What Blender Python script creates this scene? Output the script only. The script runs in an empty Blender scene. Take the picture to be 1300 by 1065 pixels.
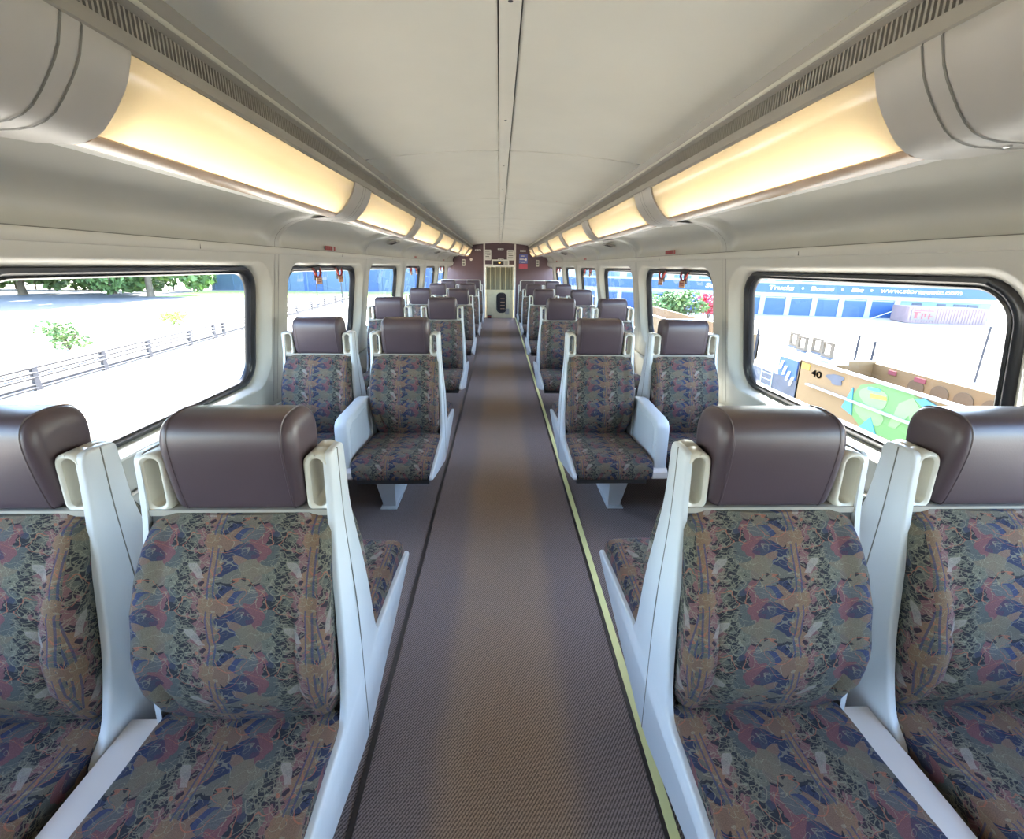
import bpy, bmesh, math, random
from mathutils import Vector, Matrix
random.seed(7)
SC = bpy.context.scene
COL = SC.collection

# ------------------------------------------------------------------ camera
CAM_P = (-0.0231, 0.0, 1.3987)
F_PX = 568.27
def make_camera():
    p, yw, rl = math.radians(14.7726), math.radians(1.6977), math.radians(0.6056)
    fw = Vector((math.sin(yw)*math.cos(p), math.cos(yw)*math.cos(p), -math.sin(p)))
    r = Vector((math.cos(yw), -math.sin(yw), 0)); u = r.cross(fw)
    r2 = r*math.cos(rl)+u*math.sin(rl); u2 = -r*math.sin(rl)+u*math.cos(rl)
    cd = bpy.data.cameras.new('camera'); cd.sensor_width = 36; cd.sensor_fit = 'HORIZONTAL'
    cd.lens = F_PX*36/1300; cd.shift_y = -45/1300; cd.clip_start = .05; cd.clip_end = 500
    co = bpy.data.objects.new('camera', cd); COL.objects.link(co)
    m = Matrix((r2, u2, -fw)).transposed().to_4x4(); m.translation = Vector(CAM_P); co.matrix_world = m
    SC.camera = co
make_camera()
SC.view_settings.view_transform = 'Standard'; SC.view_settings.look = 'None'
SC.view_settings.gamma = 1; SC.view_settings.use_curve_mapping = False
SC.view_settings.exposure = 0.9
SC.cycles.use_denoising = True
SC.cycles.max_bounces = 10; SC.cycles.diffuse_bounces = 6; SC.cycles.glossy_bounces = 3
SC.cycles.transparent_max_bounces = 16; SC.cycles.transmission_bounces = 4
SC.cycles.sample_clamp_indirect = 6; SC.cycles.caustics_reflective = False; SC.cycles.caustics_refractive = False

# ------------------------------------------------------------------ sky + sun
SUN_DIR = Vector((.105, .66, .72)).normalized()       # direction towards the sun
W = bpy.data.worlds.new('sky'); SC.world = W; W.use_nodes = True
nt = W.node_tree; nt.nodes.clear()
sky = nt.nodes.new('ShaderNodeTexSky'); sky.sky_type = 'NISHITA'; sky.sun_disc = False
sky.sun_elevation = math.asin(SUN_DIR.z); sky.sun_rotation = math.atan2(SUN_DIR.x, SUN_DIR.y)
sky.air_density = 1.0; sky.dust_density = 1.5; sky.ozone_density = 1.0
bg = nt.nodes.new('ShaderNodeBackground'); bg.inputs[1].default_value = 1.9
out = nt.nodes.new('ShaderNodeOutputWorld')
nt.links.new(sky.outputs[0], bg.inputs[0]); nt.links.new(bg.outputs[0], out.inputs[0])
sd = bpy.data.lights.new('sun', 'SUN'); sd.energy = 36; sd.angle = .01; sd.color = (1, .97, .9)
so = bpy.data.objects.new('sun', sd); COL.objects.link(so)
so.rotation_euler = SUN_DIR.to_track_quat('Z', 'Y').to_euler()
TUBE_W = 115.0     # emission strength of the fluorescent tubes

# ------------------------------------------------------------------ helpers
class MB:
    def __init__(s): s.v = []; s.f = []
    def add(s, vs, fs):
        o = len(s.v); s.v += [tuple(p) for p in vs]; s.f += [tuple(i+o for i in f) for f in fs]; return s
    def box(s, x0, x1, y0, y1, z0, z1):
        x0, x1 = sorted((x0, x1)); y0, y1 = sorted((y0, y1)); z0, z1 = sorted((z0, z1))
        return s.add([(x0,y0,z0),(x1,y0,z0),(x1,y1,z0),(x0,y1,z0),(x0,y0,z1),(x1,y0,z1),(x1,y1,z1),(x0,y1,z1)],
              [(0,3,2,1),(4,5,6,7),(0,1,5,4),(1,2,6,5),(2,3,7,6),(3,0,4,7)])
    def hexa(s, p): # 8 points like box order
        return s.add(p, [(0,3,2,1),(4,5,6,7),(0,1,5,4),(1,2,6,5),(2,3,7,6),(3,0,4,7)])
    def loft(s, rings, closed=True, cap=True):
        n = len(rings[0]); o = len(s.v)
        for r in rings: s.v += [tuple(p) for p in r]
        for i in range(len(rings)-1):
            for j in range(n if closed else n-1):
                k = (j+1) % n
                s.f.append((o+i*n+j, o+i*n+k, o+(i+1)*n+k, o+(i+1)*n+j))
        if cap:
            s.f.append(tuple(o+j for j in reversed(range(n))))
            s.f.append(tuple(o+(len(rings)-1)*n+j for j in range(n)))
        return s
    def tube(s, pts, r, n=8, cap=True):
        pts = [Vector(p) for p in pts]; rings = []
        for i, p in enumerate(pts):
            d = (pts[min(i+1, len(pts)-1)]-pts[max(i-1, 0)]).normalized()
            a = d.cross(Vector((0,0,1)))
            if a.length < .05: a = d.cross(Vector((0,1,0)))
            a.normalize(); b = d.cross(a)
            rings.append([p+a*r*math.cos(2*math.pi*k/n)+b*r*math.sin(2*math.pi*k/n) for k in range(n)])
        return s.loft(rings, True, cap)
    def mesh(s, name, mat, smooth=None, uv=False):
        me = bpy.data.meshes.new(name); me.from_pydata(s.v, [], s.f)
        bm = bmesh.new(); bm.from_mesh(me); bmesh.ops.recalc_face_normals(bm, faces=bm.faces)
        bm.to_mesh(me); bm.free()
        if mat is not None: me.materials.append(mat)
        if smooth is not None:
            me.polygons.foreach_set('use_smooth', [True]*len(me.polygons))
            me.set_sharp_from_angle(angle=math.radians(smooth))
        if uv:
            l = me.uv_layers.new(name='UVMap')
            for p in me.polygons:
                n = p.normal
                for li in p.loop_indices:
                    c = me.vertices[me.loops[li].vertex_index].co
                    if abs(n.x) > .75: l.data[li].uv = (c.y, c.z)
                    elif uv == 2: l.data[li].uv = (c.x, c.z+c.y if c.z > .6 else c.z-c.y-.352)
                    else: l.data[li].uv = (c.x, c.z+uv*c.y)
        me.update(); return me
    def obj(s, name, mat, parent=None, smooth=None, uv=False):
        return link(name, s.mesh(name, mat, smooth, uv), parent)
def link(name, me, parent=None):
    o = bpy.data.objects.new(name, me); COL.objects.link(o)
    if parent is not None: o.parent = parent
    return o
def tag(o, label=None, cat=None, group=None, kind=None):
    if label: o['label'] = label
    if cat: o['category'] = cat
    if group: o['group'] = group
    if kind: o['kind'] = kind
    return o
def thing(name, loc, label, cat, group=None, rz=0):
    o = bpy.data.objects.new(name, None); COL.objects.link(o); o.empty_display_size = .1
    o.location = loc; o.rotation_euler = (0, 0, rz); return tag(o, label, cat, group)
def kids(o): return [c for c in list(COL.objects) if c.parent == o]
CH = {}
def copy_tree(o, loc, label=None):
    c = o.copy(); COL.objects.link(c); c.location = loc
    if label: c['label'] = label
    for ch in CH_of(o):
        d = ch.copy(); COL.objects.link(d); d.parent = c
        for g in CH_of(ch):
            e = g.copy(); COL.objects.link(e); e.parent = d
    return c
def CH_of(o): return list(o.children)
def lerp(a, b, t): return a+(b-a)*t
def interp(tab, t):
    if t <= tab[0][0]: return tab[0][1]
    for (a, va), (b, vb) in zip(tab, tab[1:]):
        if t <= b:
            k = (t-a)/(b-a); k = k*k*(3-2*k) if len(tab) > 8 else k
            return va+(vb-va)*k
    return tab[-1][1]
def rrect(hx, hy, r, n=6, cx=0, cy=0):
    P = []
    for qx, qy, a0 in ((1,1,0),(-1,1,90),(-1,-1,180),(1,-1,270)):
        for k in range(n+1):
            a = math.radians(a0+90*k/n)
            P.append((cx+qx*(hx-r)+r*math.cos(a), cy+qy*(hy-r)+r*math.sin(a)))
    return P
def smoothcurve(pts, n=4, closed=False):
    P = [Vector(p) for p in pts]; out = []; m = len(P)
    for i in range(m if closed else m-1):
        p0 = P[(i-1) % m] if closed else P[max(i-1,0)]; p1 = P[i]; p2 = P[(i+1) % m]
        p3 = P[(i+2) % m] if closed else P[min(i+2,m-1)]
        for k in range(n):
            t = k/n
            out.append(.5*((2*p1)+(p2-p0)*t+(2*p0-5*p1+4*p2-p3)*t*t+(3*p1-3*p2+p3-p0)*t*t*t))
    if not closed: out.append(P[-1])
    return out

# ------------------------------------------------------------------ materials
def newmat(name):
    m = bpy.data.materials.new(name); m.use_nodes = True
    return m, m.node_tree, m.node_tree.nodes['Principled BSDF']
def N(t, typ, **kw):
    n = t.nodes.new(typ)
    for k, v in kw.items():
        if k.startswith('i_'):
            n.inputs[int(k[2:])].default_value = v
        else: setattr(n, k, v)
    return n
def noisy(name, col, rough=.5, amp=.06, scale=12, spec=.5, bump=0, bscale=200, metal=0, coat=0):
    m, t, b = newmat(name); L = t.links
    tc = N(t, 'ShaderNodeTexCoord'); ns = N(t, 'ShaderNodeTexNoise'); ns.inputs['Scale'].default_value = scale
    ns.inputs['Detail'].default_value = 4
    L.new(tc.outputs['Object'], ns.inputs['Vector'])
    r = N(t, 'ShaderNodeMapRange'); r.inputs[1].default_value = .3; r.inputs[2].default_value = .7
    r.inputs[3].default_value = 1-amp; r.inputs[4].default_value = 1+amp
    L.new(ns.outputs['Fac'], r.inputs[0])
    mx = N(t, 'ShaderNodeVectorMath', operation='SCALE'); mx.inputs[0].default_value = col
    L.new(r.outputs[0], mx.inputs['Scale']); L.new(mx.outputs[0], b.inputs['Base Color'])
    b.inputs['Roughness'].default_value = rough; b.inputs['Metallic'].default_value = metal
    b.inputs['Specular IOR Level'].default_value = spec; b.inputs['Coat Weight'].default_value = coat
    if bump:
        n2 = N(t, 'ShaderNodeTexNoise'); n2.inputs['Scale'].default_value = bscale
        L.new(tc.outputs['Object'], n2.inputs['Vector'])
        bp = N(t, 'ShaderNodeBump'); bp.inputs['Strength'].default_value = bump; bp.inputs['Distance'].default_value = .001
        L.new(n2.outputs['Fac'], bp.inputs['Height']); L.new(bp.outputs[0], b.inputs['Normal'])
    return m
M = {}
M['ceil'] = noisy('ceiling_laminate', (.74,.715,.62), .55, .03, 3)
M['cove'] = noisy('cove_panel', (.42,.415,.365), .4, .03, 3)
M['wall'] = noisy('wall_panel', (.52,.505,.44), .4, .03, 4)
M['joint'] = noisy('joint_grey', (.16,.155,.13), .6)
M['rim'] = noisy('rim_trim', (.58,.56,.46), .4)
M['fascia'] = noisy('fascia_metal', (.30,.28,.24), .45, .05, 8)
M['slot'] = noisy('slot_dark', (.03,.027,.025), .7)
M['bracket'] = noisy('lamp_bracket_grey', (.42,.40,.36), .45, .02)
M['shell'] = noisy('seat_shell_grey', (.54,.56,.57), .32, .02, 6, .5)
M['handle'] = noisy('handle_cream', (.55,.52,.44), .3, .03, 9, .5)
M['console'] = noisy('console_beige', (.62,.57,.52), .35, .02)
M['gasket'] = noisy('black_rubber', (.018,.018,.02), .28, .1, 9, .6)
M['white'] = noisy('white_paint', (.72,.71,.66), .4)
M['steel'] = noisy('steel', (.6,.6,.6), .25, .02, metal=1)
M['purple'] = noisy('bulkhead_purple', (.095,.055,.065), .42, .05, 2)
M['dark'] = noisy('dark_void', (.02,.02,.02), .8)
M['under'] = noisy('seat_underframe', (.035,.033,.033), .6)
M['rubber'] = noisy('dark_edging', (.045,.035,.03), .45)
M['yellow'] = noisy('yellow_strip', (.80,.78,.36), .4, .05, 5)
M['door'] = noisy('end_door_cream', (.56,.49,.31), .45)
M['red'] = noisy('red_plastic', (.28,.025,.02), .35)
M['tan'] = noisy('tan_tag', (.62,.38,.22), .5)
M['blackp'] = noisy('black_plastic', (.02,.015,.015), .4)

def vinyl():
    m, t, b = newmat('maroon_vinyl'); L = t.links
    tc = N(t, 'ShaderNodeTexCoord'); v = N(t, 'ShaderNodeTexVoronoi'); v.inputs['Scale'].default_value = 420
    ns = N(t, 'ShaderNodeTexNoise'); ns.inputs['Scale'].default_value = 7
    L.new(tc.outputs['Object'], v.inputs['Vector']); L.new(tc.outputs['Object'], ns.inputs['Vector'])
    cr = N(t, 'ShaderNodeValToRGB'); cr.color_ramp.elements[0].color = (.052,.035,.043,1); cr.color_ramp.elements[1].color = (.068,.046,.056,1)
    L.new(ns.outputs['Fac'], cr.inputs[0]); L.new(cr.outputs[0], b.inputs['Base Color'])
    b.inputs['Roughness'].default_value = .38; b.inputs['Specular IOR Level'].default_value = .55
    bp = N(t, 'ShaderNodeBump'); bp.inputs['Strength'].default_value = .12; bp.inputs['Distance'].default_value = .0006
    L.new(v.outputs['Distance'], bp.inputs['Height']); L.new(bp.outputs[0], b.inputs['Normal'])
    return m
M['vinyl'] = vinyl()

def fabric(name, dark=1.0):
    """woven moquette: repeating motif, vertical colour columns, cream squiggles"""
    m, t, b = newmat(name); L = t.links
    uv = N(t, 'ShaderNodeUVMap'); sp = N(t, 'ShaderNodeSeparateXYZ'); L.new(uv.outputs[0], sp.inputs[0])
    def mth(op, a, bb=None, c=None):
        n = N(t, 'ShaderNodeMath', operation=op)
        for i, q in enumerate((a, bb, c)):
            if q is None: continue
            if isinstance(q, (int, float)): n.inputs[i].default_value = q
            else: L.new(q, n.inputs[i])
        return n.outputs[0]
    TU, TV = .192, .163
    u = mth('MULTIPLY', sp.outputs[0], 2*math.pi/TU); v = mth('MULTIPLY', sp.outputs[1], 2*math.pi/TV)
    cu, su, cv, sv = mth('COSINE', u), mth('SINE', u), mth('COSINE', v), mth('SINE', v)
    def torus(k, off):
        c = N(t, 'ShaderNodeCombineXYZ')
        for i, q in enumerate((cu, su, cv)):
            L.new(mth('MULTIPLY_ADD', q, k, off*(i+1)), c.inputs[i])
        return c.outputs[0], mth('MULTIPLY_ADD', sv, k, off)
    def noise(k, off, det=2, dist=0):
        vec, w = torus(k, off); n = N(t, 'ShaderNodeTexNoise', noise_dimensions='4D')
        n.inputs['Scale'].default_value = 1; n.inputs['Detail'].default_value = det; n.inputs['Distortion'].default_value = dist
        L.new(vec, n.inputs['Vector']); L.new(w, n.inputs['W']); return n.outputs['Fac']
    def voro(k, off, feat='F1'):
        vec, w = torus(k, off); n = N(t, 'ShaderNodeTexVoronoi', voronoi_dimensions='4D', feature=feat)
        n.inputs['Scale'].default_value = 1; L.new(vec, n.inputs['Vector']); L.new(w, n.inputs['W']); return n
    nz = noise(.55, 3.1)
    # column colour: fract(u/TU + warp)
    cx = mth('FRACT', mth('ADD', mth('DIVIDE', sp.outputs[0], TU), mth('MULTIPLY', mth('SUBTRACT', nz, .5), .42)))
    ramp = N(t, 'ShaderNodeValToRGB'); cr = ramp.color_ramp; cr.interpolation = 'CONSTANT'
    cols = [(0,(.035,.040,.075)),(.16,(.115,.105,.085)),(.28,(.17,.085,.085)),(.40,(.10,.098,.082)),
            (.56,(.085,.09,.085)),(.68,(.155,.07,.075)),(.80,(.10,.10,.10)),(.90,(.045,.055,.11))]
    while len(cr.elements) < len(cols): cr.elements.new(.5)
    for e, (p, c) in zip(cr.elements, cols): e.position = p; e.color = (*c, 1)
    L.new(cx, ramp.inputs[0])
    def mix(fac, a, bcol):
        n = N(t, 'ShaderNodeMix', data_type='RGBA')
        L.new(fac, n.inputs[0]) if not isinstance(fac, float) else None
        if isinstance(a, tuple): n.inputs[6].default_value = (*a, 1)
        else: L.new(a, n.inputs[6])
        if isinstance(bcol, tuple): n.inputs[7].default_value = (*bcol, 1)
        else: L.new(bcol, n.inputs[7])
        return n.outputs[2]
    cm = mth('LESS_THAN', mth('ABSOLUTE', mth('SUBTRACT', cx, .46)), .15)
    ncm = mth('SUBTRACT', 1, cm)
    # coloured blobs
    vc = voro(.62, 1.7); sep = N(t, 'ShaderNodeSeparateColor'); L.new(vc.outputs['Color'], sep.inputs[0])
    c = ramp.outputs[0]
    c = mix(mth('MULTIPLY', mth('GREATER_THAN', sep.outputs[0], .70), mth('MULTIPLY', ncm, .7)), c, (.23,.135,.075))
    c = mix(mth('MULTIPLY', mth('GREATER_THAN', sep.outputs[1], .72), mth('MULTIPLY', ncm, .65)), c, (.028,.034,.072))
    c = mix(mth('MULTIPLY', mth('GREATER_THAN', sep.outputs[2], .72), .7), c, (.14,.135,.10))
    # dark angular glyph islands
    vd = voro(2.4, 9.2); sep2 = N(t, 'ShaderNodeSeparateColor'); L.new(vd.outputs['Color'], sep2.inputs[0])
    isl = mth('MULTIPLY', mth('GREATER_THAN', sep2.outputs[0], .62), mth('MAXIMUM', cm, mth('GREATER_THAN', noise(.6, 6.6), .62)))
    c = mix(mth('MULTIPLY', isl, .85), c, (.018,.018,.026))
    # cream contour lines
    def contour(k, off, lo, width):
        return mth('LESS_THAN', mth('ABSOLUTE', mth('SUBTRACT', noise(k, off, 1.5, .4), lo)), width)
    ln = mth('MAXIMUM', contour(.6, 5.5, .5, .006), contour(.95, 8.8, .46, .006))
    ve = voro(1.9, 2.2, 'DISTANCE_TO_EDGE')
    ln2 = mth('MULTIPLY', mth('LESS_THAN', ve.outputs['Distance'], .030), cm)
    c = mix(mth('MULTIPLY', mth('MAXIMUM', ln, ln2), .5), c, (.27,.25,.17))
    # orange contour
    c = mix(mth('MULTIPLY', contour(.45, 12.1, .55, .005), .7), c, (.34,.12,.07))
    # light patches: one small slanted mark in every tile
    fu = mth('FRACT', mth('ADD', mth('DIVIDE', sp.outputs[0], TU), .13)); fv = mth('FRACT', mth('ADD', mth('DIVIDE', sp.outputs[1], TV), .3))
    px = mth('SUBTRACT', mth('SUBTRACT', fu, .5), mth('MULTIPLY', mth('SUBTRACT', fv, .5), .45))
    patch = mth('MULTIPLY', mth('LESS_THAN', mth('ABSOLUTE', px), mth('MULTIPLY_ADD', nz, .12, -.02)), mth('LESS_THAN', mth('ABSOLUTE', mth('SUBTRACT', fv, .5)), .12))
    c = mix(mth('MULTIPLY', patch, .7), c, (.30,.26,.23))
    # navy double lines
    fw = mth('FRACT', mth('ADD', mth('DIVIDE', sp.outputs[0], TU), .30))
    dl = mth('LESS_THAN', mth('ABSOLUTE', mth('SUBTRACT', mth('ABSOLUTE', mth('SUBTRACT', fw, .5)), .03)), .010)
    c = mix(mth('MULTIPLY', mth('MULTIPLY', dl, mth('GREATER_THAN', nz, .5)), .6), c, (.03,.045,.12))
    # weave
    tc = N(t, 'ShaderNodeTexCoord'); wv = N(t, 'ShaderNodeTexNoise'); wv.inputs['Scale'].default_value = 900
    L.new(tc.outputs['Object'], wv.inputs['Vector'])
    sc = N(t, 'ShaderNodeVectorMath', operation='SCALE'); L.new(c, sc.inputs[0])
    L.new(mth('MULTIPLY_ADD', wv.outputs['Fac'], 1.05*dark, .22*dark), sc.inputs['Scale'])
    L.new(sc.outputs[0], b.inputs['Base Color'])
    b.inputs['Roughness'].default_value = .9; b.inputs['Specular IOR Level'].default_value = .1
    b.inputs['Sheen Weight'].default_value = .04; b.inputs['Sheen Roughness'].default_value = .5
    bp = N(t, 'ShaderNodeBump'); bp.inputs['Strength'].default_value = .25; bp.inputs['Distance'].default_value = .0008
    L.new(wv.outputs['Fac'], bp.inputs['Height']); L.new(bp.outputs[0], b.inputs['Normal'])
    return m
M['fabric'] = fabric('patterned_moquette')

def carpet():
    m, t, b = newmat('ribbed_brown_carpet'); L = t.links
    tc = N(t, 'ShaderNodeTexCoord')
    mp = N(t, 'ShaderNodeMapping'); mp.inputs['Rotation'].default_value = (0, 0, math.radians(38)); L.new(tc.outputs['Object'], mp.inputs[0])
    wv = N(t, 'ShaderNodeTexWave', wave_type='BANDS', bands_direction='X'); wv.inputs['Scale'].default_value = 42
    wv.inputs['Distortion'].default_value = 1.2; wv.inputs['Detail'].default_value = 1; wv.inputs['Detail Scale'].default_value = 6
    L.new(mp.outputs[0], wv.inputs['Vector'])
    n1 = N(t, 'ShaderNodeTexNoise'); n1.inputs['Scale'].default_value = 260; L.new(tc.outputs['Object'], n1.inputs['Vector'])
    n2 = N(t, 'ShaderNodeTexNoise'); n2.inputs['Scale'].default_value = 2.2; L.new(tc.outputs['Object'], n2.inputs['Vector'])
    cr = N(t, 'ShaderNodeValToRGB'); e = cr.color_ramp.elements
    e[0].position = .25; e[0].color = (.088,.072,.064,1); e[1].position = .75; e[1].color = (.345,.275,.245,1)
    ad = N(t, 'ShaderNodeMath', operation='MULTIPLY_ADD'); L.new(n1.outputs['Fac'], ad.inputs[0]); ad.inputs[1].default_value = .75
    ml = N(t, 'ShaderNodeMath', operation='MULTIPLY'); L.new(wv.outputs['Fac'], ml.inputs[0]); ml.inputs[1].default_value = .42
    L.new(ml.outputs[0], ad.inputs[2])
    sb = N(t, 'ShaderNodeMath', operation='SUBTRACT'); L.new(ad.outputs[0], sb.inputs[0]); sb.inputs[1].default_value = .08
    L.new(sb.outputs[0], cr.inputs[0])
    # lighter, warmer band down the middle, darker and cooler shoulders
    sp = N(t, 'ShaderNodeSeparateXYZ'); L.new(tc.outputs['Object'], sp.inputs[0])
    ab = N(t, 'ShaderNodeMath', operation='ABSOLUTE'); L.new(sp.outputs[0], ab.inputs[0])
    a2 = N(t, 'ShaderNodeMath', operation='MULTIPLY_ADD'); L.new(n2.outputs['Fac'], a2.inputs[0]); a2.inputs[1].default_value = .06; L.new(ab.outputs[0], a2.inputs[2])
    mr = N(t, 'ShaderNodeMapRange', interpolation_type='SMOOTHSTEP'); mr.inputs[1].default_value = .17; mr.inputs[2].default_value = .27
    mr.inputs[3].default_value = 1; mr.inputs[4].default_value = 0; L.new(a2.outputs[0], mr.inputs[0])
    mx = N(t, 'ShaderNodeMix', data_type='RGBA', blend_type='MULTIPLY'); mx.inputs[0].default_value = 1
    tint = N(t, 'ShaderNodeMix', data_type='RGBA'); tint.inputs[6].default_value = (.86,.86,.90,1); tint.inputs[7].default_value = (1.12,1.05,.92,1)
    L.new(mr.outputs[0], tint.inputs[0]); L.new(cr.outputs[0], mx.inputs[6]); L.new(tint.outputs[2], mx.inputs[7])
    L.new(mx.outputs[2], b.inputs['Base Color']); b.inputs['Roughness'].default_value = .95; b.inputs['Specular IOR Level'].default_value = .15
    bp = N(t, 'ShaderNodeBump'); bp.inputs['Strength'].default_value = .5; bp.inputs['Distance'].default_value = .002
    L.new(sb.outputs[0], bp.inputs['Height']); L.new(bp.outputs[0], b.inputs['Normal'])
    return m
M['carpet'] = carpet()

def fres(t, f0, f1, p):
    lw = N(t, 'ShaderNodeLayerWeight'); lw.inputs[0].default_value = .5
    pw = N(t, 'ShaderNodeMath', operation='POWER'); t.links.new(lw.outputs['Facing'], pw.inputs[0]); pw.inputs[1].default_value = p
    ma = N(t, 'ShaderNodeMath', operation='MULTIPLY_ADD'); t.links.new(pw.outputs[0], ma.inputs[0]); ma.inputs[1].default_value = f1-f0; ma.inputs[2].default_value = f0
    return ma
def diffuser():
    m, t, b = newmat('lamp_diffuser'); t.nodes.remove(b); L = t.links
    o = t.nodes['Material Output']
    tr = N(t, 'ShaderNodeBsdfTranslucent'); tr.inputs[0].default_value = (.078,.074,.064,1)
    df = N(t, 'ShaderNodeBsdfDiffuse'); df.inputs[0].default_value = (.62,.54,.40,1)
    gl = N(t, 'ShaderNodeBsdfGlossy'); gl.inputs[0].default_value = (1,1,1,1); gl.inputs['Roughness'].default_value = .12
    m1 = N(t, 'ShaderNodeMixShader'); m1.inputs[0].default_value = .35; L.new(tr.outputs[0], m1.inputs[1]); L.new(df.outputs[0], m1.inputs[2])
    fr = fres(t, .045, .35, 4)
    m2 = N(t, 'ShaderNodeMixShader'); L.new(fr.outputs[0], m2.inputs[0]); L.new(m1.outputs[0], m2.inputs[1]); L.new(gl.outputs[0], m2.inputs[2])
    L.new(m2.outputs[0], o.inputs[0]); return m
M['diffuser'] = diffuser()
M['lip'] = noisy('lens_lip', (.50,.36,.24), .25)
def emis(name, col, s):
    m, t, b = newmat(name); b.inputs['Base Color'].default_value = (*col, 1)
    b.inputs['Emission Color'].default_value = (*col, 1); b.inputs['Emission Strength'].default_value = s; return m
M['tube'] = emis('fluorescent_tube', (1, .80, .50), TUBE_W)
M['led'] = emis('led_amber', (1, .6, .15), 1.5)
def glassm():
    m, t, b = newmat('window_glass'); t.nodes.remove(b); L = t.links; o = t.nodes['Material Output']
    tr = N(t, 'ShaderNodeBsdfTransparent'); tr.inputs[0].default_value = (.93,.96,.96,1)
    gl = N(t, 'ShaderNodeBsdfGlossy'); gl.inputs['Roughness'].default_value = .02
    fr = fres(t, .035, .5, 4)
    mx = N(t, 'ShaderNodeMixShader'); L.new(fr.outputs[0], mx.inputs[0]); L.new(tr.outputs[0], mx.inputs[1]); L.new(gl.outputs[0], mx.inputs[2])
    L.new(mx.outputs[0], o.inputs[0]); return m
M['glass'] = glassm()
# outdoors
M['ground'] = noisy('pale_gravel', (.33,.29,.235), .9, .1, .8)
M['asphalt'] = noisy('asphalt', (.085,.085,.085), .9, .08, .6)
M['ballast'] = noisy('rail_ballast', (.15,.14,.12), .95, .3, 5)
M['drygrass'] = noisy('dry_grass', (.30,.21,.12), .95, .4, 4)
M['grass'] = noisy('green_grass', (.26,.34,.08), .95, .35, 3)
M['signblue'] = noisy('sign_blue', (0.019, 0.066, 0.165), .5, .05, 1)
M['doorblue'] = noisy('door_blue', (0.025, 0.072, 0.198), .5, .05, 1)
M['bwhite'] = noisy('building_white', (0.303, 0.33, 0.341), .6, .04, 1)
M['bluewall'] = noisy('blue_grey_wall', (0.088, 0.138, 0.198), .7, .08, .4)
M['palewall'] = noisy('pale_blue_wall', (0.165, 0.231, 0.275), .7, .08, .4)
M['brickred'] = noisy('dull_pink_wall', (0.165, 0.138, 0.143), .7, .06, .8)
M['pinkwall'] = noisy('pink_wall', (0.209, 0.149, 0.149), .7, .08, 1)
M['gtan'] = noisy('rail_car_tan', (.17, .10, .038), .6, .1, .8)
M['gshade'] = noisy('rail_car_brown', (.10,.06,.026), .7)
M['gdark'] = noisy('rail_car_dark', (.06,.065,.085), .6, .2, 2)
M['galv'] = noisy('galvanised', (.09,.095,.11), .5, .1, 3)
M['fence'] = noisy('weathered_pipe', (.018,.018,.024), .7)
M['leaf'] = noisy('leaf_green', (.10,.17,.05), .7, .4, 1.5)
M['leafred'] = noisy('red_blossom', (.5,.05,.08), .7, .3, 1.5)
M['bark'] = noisy('bark', (.12,.09,.06), .9, .2, 3)
M['graf_green'] = noisy('graffiti_green', (.07,.17,.045), .5, .06, 1)
M['graf_pale'] = noisy('graffiti_pale_green', (.13,.26,.085), .5, .06, 1)
M['graf_blue'] = noisy('graffiti_blue', (.04,.19,.26), .5, .06, 1)
M['graf_yellow'] = noisy('paint_yellow', (.40,.24,.02), .5, .06, 1)
M['graf_red'] = noisy('paint_dull_red', (.20,.045,.05), .5, .06, 1)

# ------------------------------------------------------------------ coach dimensions
P = 1.72; Y0 = -2.55; YE = 12.47
def wx(z): return 1.262+.131*(1.478-z)
SIDES = ((-1, 'left'), (1, 'right'))
def struct(mb, name, mat, parent=None, smooth=None, label=None):
    o = mb.obj(name, mat, parent, smooth)
    if parent is None: o['kind'] = 'structure'
    if label: o['label'] = label
    return o
# floor
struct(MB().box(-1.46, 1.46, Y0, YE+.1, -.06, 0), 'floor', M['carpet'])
struct(MB().box(-.407, -.391, Y0, YE, 0, .004), 'trim_1', M['rubber'], label='dark rubber edging along the left of the aisle')
struct(MB().box(.400, .412, Y0, YE, 0, .004), 'trim_2', M['rubber'], label='dark rubber edging beside the yellow strip')
struct(MB().box(.412, .438, Y0, YE, 0, .006), 'trim_3', M['yellow'], label='pale yellow strip along the right of the aisle')

# ceiling: crowned panels with joints over a dark backing
def cz(x): return 1.985-.057*(x/.728)**2
ribs = [2.594+P*k for k in range(-3, 6)]
cm = MB()
edges = [Y0]+[r for r in ribs if r > Y0]+[YE]
for a, b in zip(edges, edges[1:]):
    for s in (-1, 1):
        xs = [.03+(.698)*i/10 for i in range(11)]
        rings = [[(s*x, y, cz(x)+dz) for x in xs] for y, dz in ((a+.006, .007), (a+.011, 0), (b-.011, 0), (b-.006, .007))]
        cm.loft(rings, False, False)
struct(cm, 'ceiling', M['ceil'], smooth=30)
struct(MB().loft([[(x*.73/10, y, cz(x*.073)+.008) for x in range(-10, 11)] for y in (Y0, YE)], False, False), 'trim_4', M['joint'], smooth=60, label='dark joints between the ceiling panels')
c = MB().box(-.026, .026, Y0, YE, 1.9785, 1.9835)
tr5 = struct(c, 'trim_5', M['ceil'], label='raised strip down the middle of the ceiling')
sc = MB()
for k in range(-1, 14):
    y = 1.2+.86*k; sc.loft([[(.006*q*math.cos(a*math.pi/4), y+.006*q*math.sin(a*math.pi/4), z) for a in range(8)] for q, z in ((1, 1.979), (1, 1.9775), (.6, 1.9768))])
sc.obj('screw', M['steel'], tr5)

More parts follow.
